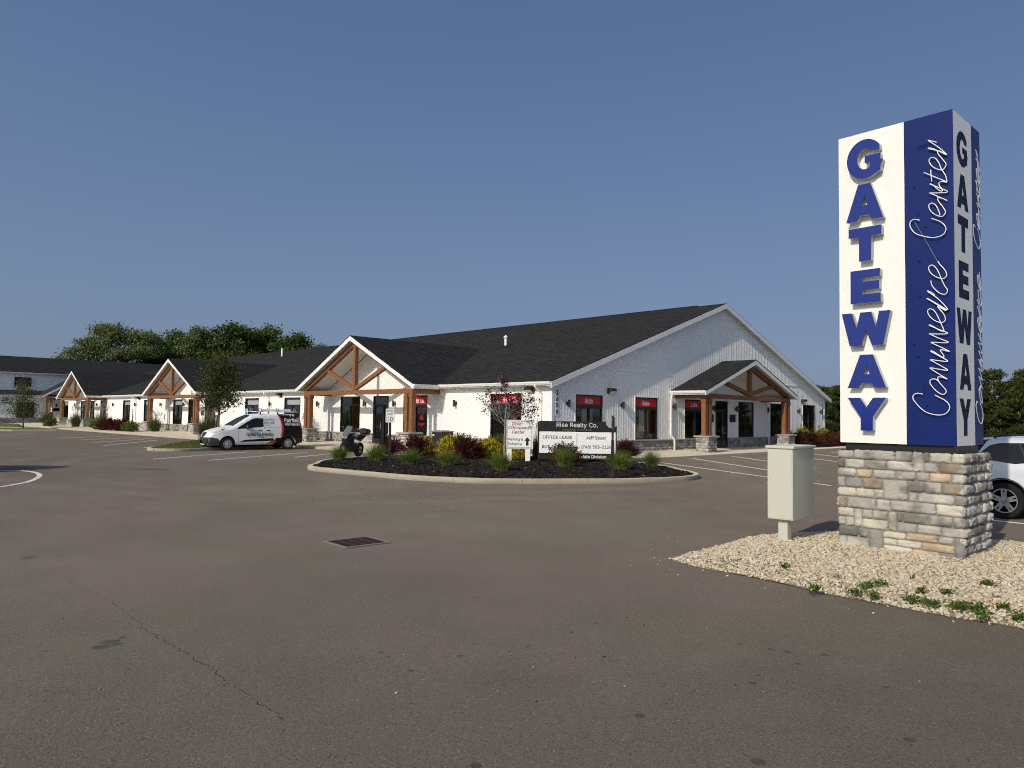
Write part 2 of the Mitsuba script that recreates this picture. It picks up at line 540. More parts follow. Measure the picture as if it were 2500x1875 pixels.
def island_z(x, y):
    d = inner.exterior.distance(Point(x, y))
    return 0.115 + 0.10 * min(1.0, d / 2.0) + 0.03 * (meshkit.fbm(np.array([[x * 0.9, y * 0.9, 0.0]]))[0] - 0.5)


def tri_fill(poly, step, seed, jit=0.3):
    r = np.random.default_rng(seed)
    x0, y0, x1, y1 = poly.bounds
    b = np.array(poly.exterior.segmentize(step).coords)[:-1]
    gx, gy = np.meshgrid(np.arange(x0, x1, step), np.arange(y0, y1, step))
    g = np.c_[gx.ravel(), gy.ravel()] + r.uniform(-jit, jit, (gx.size, 2)) * step
    sh = poly.buffer(-step * 0.45)
    import shapely
    g = g[shapely.contains_xy(sh, g[:, 0], g[:, 1])]
    p = np.vstack([b, g])
    t = Delaunay(p).simplices
    c = p[t].mean(1)
    t = t[shapely.contains_xy(poly, c[:, 0], c[:, 1])]
    a = p[t]
    cr = (a[:, 1, 0] - a[:, 0, 0]) * (a[:, 2, 1] - a[:, 0, 1]) - (a[:, 1, 1] - a[:, 0, 1]) * (a[:, 2, 0] - a[:, 0, 0])
    t[cr < 0] = t[cr < 0][:, ::-1]
    return p, t


p2, t2 = tri_fill(inner.buffer(0.01), 0.16, 3)
rg = np.random.default_rng(8)
z2 = np.array([island_z(*q) for q in p2]) + rg.uniform(-0.016, 0.016, len(p2))
add('mulch', trimesh.Trimesh(np.c_[p2, z2], t2, process=False), 'mulch_material', smooth=40, kind='structure')


def chips(poly, n, size, zf, seed, flat=0.35, tone=None):
    r = np.random.default_rng(seed)
    import shapely
    x0, y0, x1, y1 = poly.bounds
    q = r.uniform((x0, y0), (x1, y1), (n * 3, 2))
    q = q[shapely.contains_xy(poly, q[:, 0], q[:, 1])][:n]
    ico = trimesh.creation.icosahedron()
    v0, f0 = np.array(ico.vertices), np.array(ico.faces)
    n = len(q)
    sz = r.uniform(size[0], size[1], n)
    asp = np.c_[r.uniform(0.9, 1.5, n), r.uniform(0.7, 1.0, n), r.uniform(flat, flat + 0.3, n)]
    wob = 1 + r.uniform(-0.16, 0.16, (n, len(v0), 1))
    v = v0[None] * wob * (asp * sz[:, None] / 2)[:, None]
    th, ph, ps = r.uniform(0, 2 * math.pi, n), r.normal(0, 0.35, n), r.normal(0, 0.35, n)
    c, s = np.cos(ph), np.sin(ph)
    v = np.stack([v[..., 0], v[..., 1] * c[:, None] - v[..., 2] * s[:, None], v[..., 1] * s[:, None] + v[..., 2] * c[:, None]], -1)
    c, s = np.cos(ps), np.sin(ps)
    v = np.stack([v[..., 0] * c[:, None] + v[..., 2] * s[:, None], v[..., 1], -v[..., 0] * s[:, None] + v[..., 2] * c[:, None]], -1)
    c, s = np.cos(th), np.sin(th)
    v = np.stack([v[..., 0] * c[:, None] - v[..., 1] * s[:, None], v[..., 0] * s[:, None] + v[..., 1] * c[:, None], v[..., 2]], -1)
    z = zf(q[:, 0], q[:, 1]) + sz * 0.12
    v = v + np.c_[q, z][:, None]
    f = f0[None] + (np.arange(n) * len(v0))[:, None, None]
    col = np.repeat(tone(r, n), len(v0), axis=0)
    return trimesh.Trimesh(v.reshape(-1, 3), f.reshape(-1, 3), process=False), col


vcol('chip_material', 0.9, 0.1)
vcol('pebble_material', 0.75, 0.25)


def mulch_tone(r, n):
    t = r.uniform(0.35, 1.5, (n, 1)) * np.array([[0.024, 0.020, 0.018]])
    t[r.uniform(size=n) > 0.985] = (0.16, 0.14, 0.11)
    return t


def zi(x, y):
    d = np.array([inner.exterior.distance(Point(*q)) for q in np.c_[x, y]])
    return 0.12 + 0.10 * np.minimum(1, d / 2.0)


mchips, mcol = chips(inner.buffer(-0.04), 9000, (0.03, 0.10), zi, 5, 0.25, mulch_tone)
add('mulch_chips', mchips, 'chip_material', smooth=True, color=mcol, kind='stuff', label='dark shredded bark mulch chips in the kerbed island')

# ------------------------------------------------------------------ grate
GR = thing('drain_grate', 'rusty rectangular storm drain grate sunk in the asphalt', 'drain grate')
gp = np.array([(-2.79, 10.96), (-2.22, 11.51), (-1.79, 10.9), (-2.35, 10.44)])
gc = gp.mean(0)
ga, gb = (gp[1] - gp[0] + gp[2] - gp[3]) / 2, (gp[3] - gp[0] + gp[2] - gp[1]) / 2
la, lb = np.linalg.norm(ga), np.linalg.norm(gb)
gx_ = ga / la
gy_ = np.array([-gx_[1], gx_[0]])
GM = frame((gc[0], gc[1], 0.004), (gx_[0], gx_[1], 0), (gy_[0], gy_[1], 0), BZ)
fr = sbox(-la / 2, -lb / 2, la / 2, lb / 2)
add('frame', extr(fr.difference(fr.buffer(-0.045, join_style='mitre')), 0.012, GM), 'frame_steel', GR)
add('pit', extr(fr.buffer(-0.04, join_style='mitre'), 0.001, GM), 'pit_black', GR)
iw, ih = la - 0.09, lb - 0.09
for k in range(5):
    xk = -iw / 2 + iw * k / 4
    add('bar', tm(box(xk - 0.012, xk + 0.012, -ih / 2, ih / 2, 0.001, 0.011), GM), 'cast_iron', GR)
for k in range(1, 14):
    yk = -ih / 2 + ih * k / 14
    add('rib', tm(box(-iw / 2, iw / 2, yk - 0.009, yk + 0.009, 0.001, 0.008), GM), 'cast_iron', GR)

# ------------------------------------------------------------------ gravel bed
GRAV = Polygon([(4.8, 6.87), (4.15, 7.42), (3.45, 8.19), (2.99, 8.86), (2.41, 9.48), (2.19, 9.95), (2.62, 10.48), (3.3, 11.2), (3.8, 11.78), (4.3, 12.2), (5.4, 12.5), (6.6, 12.5), (7.97, 11.85), (9.2, 11.1), (10.5, 9.6), (10.5, 5.0), (7.0, 4.6)])


def grav_z(x, y):
    q = np.c_[x, y]
    d = np.array([GRAV.exterior.distance(Point(*a)) for a in q])
    return 0.012 + 0.05 * np.minimum(1, d / 0.6) + 0.03 * (meshkit.fbm(np.c_[q * 1.4, np.zeros(len(q))]) - 0.5)


p3, t3 = tri_fill(GRAV, 0.22, 4)
add('gravel_bed', trimesh.Trimesh(np.c_[p3, grav_z(p3[:, 0], p3[:, 1]) - 0.006], t3, process=False), 'gravel_base', kind='structure')


def peb_tone(r, n):
    base = np.array([[0.55, 0.47, 0.34], [0.63, 0.56, 0.43], [0.47, 0.38, 0.25], [0.67, 0.61, 0.50], [0.36, 0.30, 0.23], [0.52, 0.37, 0.24], [0.25, 0.24, 0.22]])
    k = r.choice(len(base), n, p=[0.33, 0.25, 0.14, 0.13, 0.08, 0.04, 0.03])
    return base[k] * r.uniform(0.84, 1.16, (n, 1))


seen = GRAV.intersection(Polygon([(1.5, 3), (5.4, 6.3), (10.0, 12.6), (8, 14), (1, 14)]))
pm, pc = chips(seen.buffer(-0.005), 27000, (0.020, 0.046), grav_z, 6, 0.45, peb_tone)
pm2, pc2 = chips(seen.buffer(0.03).difference(seen.buffer(-0.10)), 2600, (0.024, 0.05), lambda x, y: 0.012 + 0 * x, 7, 0.5, peb_tone)
gm, gcol = chips(Polygon([(-6, 3.6), (4.5, 3.6), (4.0, 7.2), (2.0, 9.6), (3, 19), (-9, 19), (-9, 9)]), 450, (0.006, 0.022), lambda x, y: 0.001 + 0 * x, 37, 0.3, grit_tone)
add('grit', gm, 'grit_material', 'asphalt', smooth=True, color=gcol, kind='stuff')
pm4, pc4 = chips(Polygon([(1.2, 9.9), (2.9, 8.0), (4.6, 6.3), (5.2, 6.6), (3.2, 9.0), (2.2, 10.2), (3.0, 12.0), (2.6, 12.2)]).difference(GRAV), 55, (0.012, 0.036), lambda x, y: 0.002 + 0 * x, 27, 0.5, peb_tone)
pm3, pc3 = chips(GRAV.difference(seen), 5000, (0.03, 0.06), grav_z, 17, 0.45, peb_tone)
add('gravel', cat([pm, pm2, pm3, pm4]), 'pebble_material', smooth=True, color=np.vstack([pc, pc2, pc3, pc4]), kind='stuff', label='pale cream river pebbles covering the bed round the pillar sign')

# ------------------------------------------------------------------ the long white building
OB = thing('office_building', 'long white board and batten commercial building with charcoal gable roof and timber porches', 'building')
WID, HE, HR, XL = 29.83, 3.48, 8.72, -83.0
SL = (HR - HE) / (WID / 2 + 0.35)
RS = np.random.default_rng(11)


def FF(x, y=0.0, z=0.0):      # a frame on the long front: right, up, out
    return BM @ frame((x, y, z), (1, 0, 0), (0, 0, 1), (0, -1, 0))


def GF(y, x=0.0, z=0.0):      # the same on the gable wall
    return BM @ frame((x, y, z), (0, 1, 0), (0, 0, 1), (1, 0, 0))


PORCH_X = [-13.35, -40.83, -69.85]
PHB, PHR, PZE, PZP, PD = 5.46, 5.89, 3.46, 6.27, 1.80
PSL = (PZP - PZE) / PHR
Z0, Z1, ZB = 0.79, 2.95, 0.10
# openings: (centre, width, bottom, top, kind)
FRONT = [(-2.93, 2.10, Z0, Z1, 'banner_three'), (-9.97, 2.13, Z0, Z1, 'banner_three'), (-13.20, 1.55, 0.22, Z1, 'door'), (-16.44, 2.16, Z0, Z1, 'plain'),
         (-23.61, 2.19, Z0, Z1, 'blind'), (-29.65, 2.23, Z0, Z1, 'blind'), (-37.03, 2.2, Z0, Z1, 'blind'), (-40.82, 1.6, 0.22, Z1, 'door'), (-44.04, 2.12, Z0, Z1, 'blind'),
         (-51.46, 2.2, Z0, Z1, 'blind'), (-57.65, 2.2, Z0, Z1, 'blind'), (-65.2, 2.2, Z0, Z1, 'plain'), (-69.3, 1.6, 0.22, Z1, 'door'), (-72.75, 2.1, Z0, Z1, 'plain'), (-80.3, 2.2, Z0, Z1, 'blind')]
GABLE = [(2.61, 1.98, Z0, Z1, 'Auto'), (7.26, 1.97, Z0, Z1, 'Home'), (11.94, 2.1, Z0, Z1, 'Life'), (14.87, 1.45, 0.22, Z1, 'door'), (17.86, 1.96, Z0, Z1, 'plain'), (22.1, 1.98, Z0, Z1, 'plain'), (27.05, 1.95, Z0, Z1, 'plain')]


def holes(shape, ops):
    return shape.difference(unary_union([sbox(c - w / 2, a, c + w / 2, b) for c, w, a, b, _ in ops]))


ZT = HE + SL * 0.35 - 0.16     # wall top under the roof deck
fs = sbox(XL, Z0, 0, ZT)
for pc_ in PORCH_X:
    fs = fs.union(Polygon([(pc_ - PHR + 0.35, ZT - 0.01), (pc_ + PHR - 0.35, ZT - 0.01), (pc_, PZP - 0.20)]))
gs_ = Polygon([(0, Z0), (WID, Z0), (WID, ZT), (WIDH := WID / 2, ZT + SL * WID / 2), (0, ZT)])


def siding(shape, ops, F, pitch, s0, hgt, bev):
    sh = holes(shape, ops)
    parts = [extr(sh, 0.10, F @ tl(0, 0, -0.10))]
    hw_ = 0.024 if hgt < 0.012 else 0.034
    x0, y0, x1, y1 = shape.bounds
    bats = []
    for s in np.arange(x0 + s0, x1, pitch):
        piece = sh.intersection(sbox(s - hw_, y0, s + hw_, y1))
        for g in getattr(piece, 'geoms', [piece]):
            if g.geom_type == 'Polygon' and g.area > 1e-4:
                a, b, c, d = g.bounds
                bats.append((a, c, b, d))
    for a, c, b, d in bats:
        # a batten with chamfered flanks
        q = np.array([(a, 0), (c, 0), (c - bev, hgt), (a + bev, hgt)])
        v = [(u, z, n) for z in (b, d - 0.003) for u, n in q]
        f = [(1, 6, 2), (1, 5, 6), (2, 7, 3), (2, 6, 7), (3, 4, 0), (3, 7, 4), (0, 1, 2), (0, 2, 3), (4, 6, 5), (4, 7, 6)]
        parts.append(tm(trimesh.Trimesh(np.array(v, float), np.array(f), process=False), F))
    return cat(parts)


add('siding', siding(fs, FRONT, FF(0), 0.2032, 0.1, 0.006, 0.014), 'white_siding', OB)
add('siding', siding(gs_, GABLE, GF(0), 0.2032, 0.16, 0.011, 0.022), 'white_siding', OB)
add('siding', tm(cat([box(XL, 0, WID - 0.1, WID, 0.05, ZT), box(XL, XL + 0.1, 0.1, WID - 0.1, 0.05, ZT)]), BM), 'white_siding', OB)
far_g = Polygon([(0, ZT), (WID, ZT), (WID / 2, ZT + SL * WID / 2)])
add('siding', extr(far_g, 0.1, BM @ frame((XL, 0, 0), (0, 1, 0), (0, 0, 1), (1, 0, 0))), 'white_siding', OB)
add('floor_slab', tm(box(XL + .1, -0.1, 0.1, WID - .1, 0.05, 0.18), BM), 'concrete', OB)
# corner boards, frieze, the flashing across the gable
add('corner_board', tm(cat([box(-0.13, 0.024, -0.026, 0.0, Z0, ZT), box(0.0, 0.026, 0.0, 0.13, Z0, ZT)]), BM), 'white_trim', OB)
add('corner_board', tm(box(0.0, 0.026, WID - 0.13, WID + 0.02, Z0, ZT), BM), 'white_trim', OB)
add('flashing', cat([extr(sbox(2.2, 4.20, 9.55, 4.245), 0.034, GF(0)), extr(sbox(20.5, 4.20, WID - 2.2, 4.245), 0.034, GF(0))]), 'white_trim', OB)


# --- windows and doors
def window(F, c, w, a, b, style):
    k = key('window' if style != 'door' else 'door', OB)
    M = F @ tl(c, 0, 0)
    o = sbox(-w / 2, a, w / 2, b)
    fw = 0.065
    tz = b - 0.52
    inn = o.buffer(-fw, join_style='mitre')
    ix0, iz0, ix1, iz1 = inn.bounds
    if style == 'door':
        dx = ix1 - 0.42
        panes = [sbox(ix0 + 0.10, iz0 + 0.22, dx - 0.13, tz - 0.10), sbox(dx + 0.03, iz0 + 0.05, ix1, tz - 0.03), sbox(ix0, tz + 0.03, ix1, iz1)]
    elif style in ('plain', 'blind'):
        panes = [sbox(ix0, iz0, -0.03, tz - 0.03), sbox(0.03, iz0, ix1, tz - 0.03), sbox(ix0, tz + 0.03, ix1, iz1)]
    else:
        panes = [sbox(ix0, iz0, -0.05, tz - 0.12), sbox(0.05, iz0, ix1, tz - 0.12), sbox(ix0, tz + 0.04, ix1, iz1)]
    fr_ = o.difference(unary_union(panes))
    add('frame', extr(fr_, 0.12, M @ tl(0, 0, -0.095)), 'black_metal', k)
    for q in panes:
        x0, z0, x1, z1 = q.bounds
        v = np.array([(x0 - .01, z0 - .01, -0.035), (x1 + .01, z0 - .01, -0.035), (x1 + .01, z1 + .01, -0.035), (x0 - .01, z1 + .01, -0.035)])
        add('pane', tm(trimesh.Trimesh(v, [[0, 1, 2], [0, 2, 3]], process=False), M), 'window_glass', k)
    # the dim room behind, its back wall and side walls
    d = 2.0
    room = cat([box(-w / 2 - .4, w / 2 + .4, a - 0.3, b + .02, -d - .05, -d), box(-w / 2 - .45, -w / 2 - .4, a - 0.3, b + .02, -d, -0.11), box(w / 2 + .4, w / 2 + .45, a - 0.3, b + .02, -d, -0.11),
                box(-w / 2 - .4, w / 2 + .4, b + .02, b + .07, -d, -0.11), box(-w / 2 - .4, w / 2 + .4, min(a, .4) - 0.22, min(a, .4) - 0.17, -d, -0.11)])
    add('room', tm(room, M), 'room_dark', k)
    if style == 'blind':
        add('blind', extr(sbox(ix0 + .05, tz + 0.04, ix1 - .05, iz1 - 0.09), 0.02, M @ tl(0, 0, -0.16)), 'blind_grey', k)
        add('blind', extr(sbox(0.12, iz0, ix1 - .05, tz - 0.3), 0.02, M @ tl(0, 0, -0.9)), 'blind_grey', k)
    if style in ('Auto', 'Home', 'Life', 'banner_three'):
        add('banner', extr(sbox(ix0 + 0.005, tz + 0.045, ix1 - 0.005, iz1 - 0.005), 0.004, M @ tl(0, 0, -0.033)), 'banner_red', k)
        zc = (tz + iz1) / 2 + 0.01
        lines = [(style, 0.0, 0.60)] if style != 'banner_three' else [('Auto', -0.58, 0.42), ('Home', 0.0, 0.47), ('Life', 0.56, 0.30)]
        for s, x, tw in lines:
            add('lettering', tm(text(s, tw, 0.25, True), M @ tl(x, zc, -0.028)), 'print_white', k)
        if style == 'banner_three':
            for s, z, tw, th in (('State Farm', 2.08, 0.62, 0.10), ('INSURANCE', 1.42, 0.55, 0.10), ('OFFICE', 1.29, 0.22, 0.06)):
                add('lettering', tm(text(s, tw, th, True), M @ tl(0.52, z, -0.032)), 'banner_red', k)
            tri3 = unary_union([Point(x, z).buffer(0.085, 12).difference(Point(x, z).buffer(0.05, 12)) for x, z in ((0.52, 1.86), (0.44, 1.72), (0.60, 1.72))])
            add('emblem', extr(tri3, 0.002, M @ tl(0, 0, -0.032)), 'banner_red', k)
        elif style in ('Auto', 'Home'):
            add('curtain', extr(sbox(0.10, iz0 + 0.35, ix1 - 0.02, tz - 0.14), 0.02, M @ tl(0, 0, -0.55)), 'curtain_cream', k)
    if style == 'door':
        add('handle', tm(cyl((dx - 0.22, 1.05, 0.075), (dx - 0.22, 1.45, 0.075), 0.014), M), 'galvanised', k)
        add('push_bar', tm(box(ix0 + 0.10, dx - 0.13, 1.17, 1.23, -0.03, 0.0), M), 'black_metal', k)
    # white trim round the opening
    tr = o.buffer(0.055, join_style='mitre').difference(o.buffer(0.003, join_style='mitre'))
    if style == 'door':
        tr = tr.difference(sbox(-9, -1, 9, a + 0.01))
    add('trim', extr(tr, 0.030, M), 'white_trim', k)
    return k


for op in FRONT:
    window(FF(0), *op)
for op in GABLE:
    window(GF(0), *op)


# --- stone base
def stone_mesh(w, h, d, seed, nx=5, ny=4, rnd=0.30):
    r = np.random.default_rng(seed)
    gx, gy = np.meshgrid(np.linspace(0, 1, nx + 1), np.linspace(0, 1, ny + 1), indexing='ij')
    ex, ey = np.minimum(gx, 1 - gx) * w, np.minimum(gy, 1 - gy) * h
    m = rnd * min(w, h)
    ed = np.sqrt(np.clip(1 - (1 - np.clip(ex / m, 0, 1)) ** 2, 0, 1)) * np.sqrt(np.clip(1 - (1 - np.clip(ey / m, 0, 1)) ** 2, 0, 1))
    sx, sy = gx + r.uniform(-.06, .06, gx.shape) * (0.5 if 1 else 0), gy + r.uniform(-.06, .06, gy.shape) * 0.5
    corner = (1 - 0.10 * ((1 - np.clip(ex / m, 0, 1)) * (1 - np.clip(ey / m, 0, 1))))
    X, Y = (sx - .5) * w * corner, (sy - .5) * h * corner
    Zc = d * (0.30 + 0.70 * ed) + r.normal(0, 0.10 * d, gx.shape) * (ed > 0.2)
    n0 = (nx + 1) * (ny + 1)
    v = [(a, b, c) for a, b, c in zip(X.ravel(), Y.ravel(), Zc.ravel())]
    idx = lambda i, j: i * (ny + 1) + j
    f = []
    for i in range(nx):
        for j in range(ny):
            f += [(idx(i, j), idx(i + 1, j), idx(i + 1, j + 1)), (idx(i, j), idx(i + 1, j + 1), idx(i, j + 1))]
    loop = [idx(i, 0) for i in range(nx)] + [idx(nx, j) for j in range(ny)] + [idx(i, ny) for i in range(nx, 0, -1)] + [idx(0, j) for j in range(ny, 0, -1)]
    b0 = len(v)
    for q in loop:
        v.append((v[q][0], v[q][1], -0.01))
    k = len(loop)
    for i in range(k):
        a, b = loop[i], loop[(i + 1) % k]
        f += [(b0 + i, b0 + (i + 1) % k, b), (b0 + i, b, a)]
    return trimesh.Trimesh(np.array(v), np.array(f), process=False)


UNIT = [mikit.ply(stone_mesh(1.0, 0.5, 0.10, 100 + i, 4, 3, 0.22), None, 50) for i in range(8)]   # shared by the small veneer stones


def unit_stone(parent, M, w, h, d, r, tones, weights):
    S = M @ np.diag([w, h * 2, d / 0.10, 1])
    return copy_of('stone', UNIT[int(r.integers(8))], STONES[tones[r.choice(len(tones), p=weights)]], S, parent)


def courses(s0, s1, z0, z1, rows, lo, hi, r):
    out, h = [], (z1 - z0) / rows
    for k in range(rows):
        s = s0
        while s < s1 - 0.02:
            w = r.uniform(lo, hi) * (0.55 if (s == s0 and k % 2) else 1)
            if s1 - s - w < lo * 0.6:
                w = s1 - s
            out.append((s, s + w, z0 + k * h, z0 + (k + 1) * h))
            s += w
    return out


SB = key('stone_base', OB)
gaps_f = [(c - w / 2, c + w / 2) for c, w, a, b, k in FRONT if k == 'door']
gaps_g = [(c - w / 2, c + w / 2) for c, w, a, b, k in GABLE if k == 'door']


def runs(a, b, gaps):
    out, s = [], a
    for g0, g1 in sorted(gaps):
        if g1 > a and g0 < b:
            out.append((s, g0))
            s = g1
    return out + [(s, b)]


back, ledge = [], []
for F, a, b, gp_ in ((FF(0), XL, 0.05, gaps_f), (GF(0), -0.05, WID, gaps_g)):
    for s0, s1 in runs(a, b, gp_):
        back.append(tm(box(s0, s1, ZB - 0.05, Z0 - 0.07, -0.05, 0.045), F))
        ledge.append(tm(box(s0, s1, Z0 - 0.07, Z0, -0.05, 0.135, 0.012), F))
scene[SB] = mikit.ply(cat(back), 'mortar', False)
for m in ledge:
    add('ledge', m, 'cast_stone', SB)
rs = np.random.default_rng(21)
near, far_st = [], []
for F, a, b, gp_ in ((FF(0), XL, 0.05, gaps_f), (GF(0), -0.05, WID, gaps_g)):
    for s0, s1 in runs(a, b, gp_):
        for q in courses(s0, s1, ZB + 0.02, Z0 - 0.075, 4, 0.24, 0.52, rs):
            near.append((F, q))
near.sort(key=lambda e: np.linalg.norm((e[0] @ np.array([e[1][0], 0, 0, 1]))[:3]))
TW = (['g', 'l', 'd', 'c', 'b'], [0.42, 0.26, 0.20, 0.08, 0.04])
for i, (F, (a, b, c, d)) in enumerate(near):
    if i < 290:
        unit_stone(SB, F @ tl((a + b) / 2, (c + d) / 2, 0.045), b - a - 0.016, d - c - 0.016, 0.035, rs, *TW)
    else:
        w, h = b - a - 0.016, d - c - 0.016
        far_st.append(tm(box(-w / 2, w / 2, -h / 2, h / 2, -0.01, 0.022 + 0.02 * rs.uniform(), 0.008), F @ tl((a + b) / 2, (c + d) / 2, 0.045)))
add('far_stones', cat(far_st), 'stone_grey', SB, kind='stuff')


# --- roofs of shingle courses
def courses_of(poly, c=0.14, t=0.014, lip=0.011):
    """Roof polygon in (along, up-slope): wedge-shaped courses, each proud of the one above at its lower edge."""
    x0, y0, x1, y1 = poly.bounds
    out = []
    for k in range(int((y1 - y0) / c) + 1):
        a, b = y0 + k * c, min(y0 + (k + 1) * c, y1)
        s = poly.intersection(sbox(x0 - 1, a, x1 + 1, b))
        if s.is_empty or s.area < 1e-4:
            continue
        g = extr(s, t)
        v = g.vertices.copy()
        up = v[:, 2] > t / 2
        v[up, 2] += lip * (1 - (v[up, 1] - a) / c)
        out.append(trimesh.Trimesh(v, g.faces, process=False))
    return cat(out)


def deck(poly, F, m='shingle'):
    return tm(cat([courses_of(poly), extr(poly, 0.04, tl(0, 0, -0.045))]), F)


ca = 1 / math.sqrt(1 + SL * SL)
up_f = np.array([0, ca, SL * ca])
RFM = BM @ frame((0, 0, HE + SL * 0.35), (1, 0, 0), up_f, np.cross((1, 0, 0), up_f))
half = WID / 2 / ca
main = sbox(XL - 0.32, 0.03, 0.32, half)
for x0, x1 in ((PORCH_X[0] + PHR - .1, 0.32), (PORCH_X[1] + PHR - .1, PORCH_X[0] - PHR + .1), (PORCH_X[2] + PHR - .1, PORCH_X[1] - PHR + .1), (XL - 0.32, PORCH_X[2] - PHR + .1)):
    main = main.union(sbox(x0, -0.40 / ca, x1, 0.031))
RF = add('roof', deck(main, RFM), 'shingle', OB)
up_b = np.array([0, -ca, SL * ca])
RBM = BM @ frame((0, WID, HE + SL * 0.35), (-1, 0, 0), up_b, np.cross((-1, 0, 0), up_b))
add('roof', tm(extr(sbox(-0.32, -0.4 / ca, -XL + 0.32, half), 0.06, tl(0, 0, -0.045)), RBM), 'shingle', OB)
add('ridge_vent', tm(cat([box(x, x + 1.19, WID / 2 - 0.14, WID / 2 + 0.14, HR - 0.03, HR + 0.055) for x in np.arange(XL + 1, -2.2, 1.2)]), BM), 'shingle', OB)


# rake boards and their soffits at the gable, fascia, gutters
def rake(x0, x1):
    ms = []
    for sgn in (1, -1):
        yA, yB = (-0.42, WID / 2) if sgn == 1 else (WID + 0.42, WID / 2)
        zA, zB = HE - 0.02 - (0.42 - 0.35) * SL, HR - 0.02
        v = []
        for x in (x0, x1):
            for y, z in ((yA, zA), (yB, zB)):
                v += [(x, y, z), (x, y, z - 0.27)]
        v = np.array(v)
        ms.append(trimesh.convex.convex_hull(v))
    return tm(cat(ms), BM)


add('rake_board', rake(0.285, 0.335), 'white_trim', OB)
add('rake_board', rake(XL - 0.335, XL - 0.285), 'white_trim', OB)
sof = []
for yA, yB in ((-0.38, WID / 2), (WID + 0.38, WID / 2)):
    v = []
    for x in (0.0, 0.285):
        for y, z in ((yA, HE - 0.03), (yB, HR - 0.04)):
            v += [(x, y, z - 0.16), (x, y, z - 0.20)]
    sof.append(trimesh.convex.convex_hull(np.array(v)))
add('soffit', tm(cat(sof), BM), 'white_soffit', OB)
K_PROF = [(0, 0), (0.075, 0), (0.085, 0.03), (0.115, 0.075), (0.125, 0.135), (0.118, 0.135), (0.105, 0.08), (0.076, 0.034), (0.07, 0.01), (0.008, 0.01), (0.008, 0.135), (0, 0.135)]


def gutter(F, s0, s1):
    """K-style gutter: profile (out, up) swept along the frame's right axis; its back at the frame's origin plane, its top at height 0."""
    g = extr(Polygon(K_PROF), s1 - s0)
    m = frame((s0, -0.135, 0), (0, 0, 1), (0, 1, 0), (1, 0, 0)) @ np.eye(4)
    m2 = np.eye(4)
    m2[:3, 0], m2[:3, 1], m2[:3, 2], m2[:3, 3] = (0, 0, 1), (0, 1, 0), (1, 0, 0), (s0, -0.135, 0)
    g = tm(g, m2)
    ends = cat([tm(extr(Polygon(K_PROF[:5] + [(0, 0.135)]), 0.004), m2 @ tl(0, 0, z)) for z in (-0.004, s1 - s0)])
    return tm(cat([g, ends]), F)


for x0, x1 in ((PORCH_X[0] + PHR, 0.30), (PORCH_X[1] + PHR, PORCH_X[0] - PHR), (PORCH_X[2] + PHR, PORCH_X[1] - PHR), (XL - .3, PORCH_X[2] - PHR)):
    add('gutter', gutter(FF(0, -0.40, HE - 0.02), x0, x1), 'white_trim', OB)
    add('fascia', tm(box(x0, x1, -0.398, -0.375, HE - 0.20, HE - 0.02), BM), 'white_trim', OB)
    add('soffit', tm(box(x0, x1, -0.375, 0.0, HE - 0.205, HE - 0.18), BM), 'white_soffit', OB)
add('gutter', gutter(BM @ frame((0, WID + 0.40, HE - 0.02), (-1, 0, 0), (0, 0, 1), (0, 1, 0)), -0.30, 2.0), 'white_trim', OB)


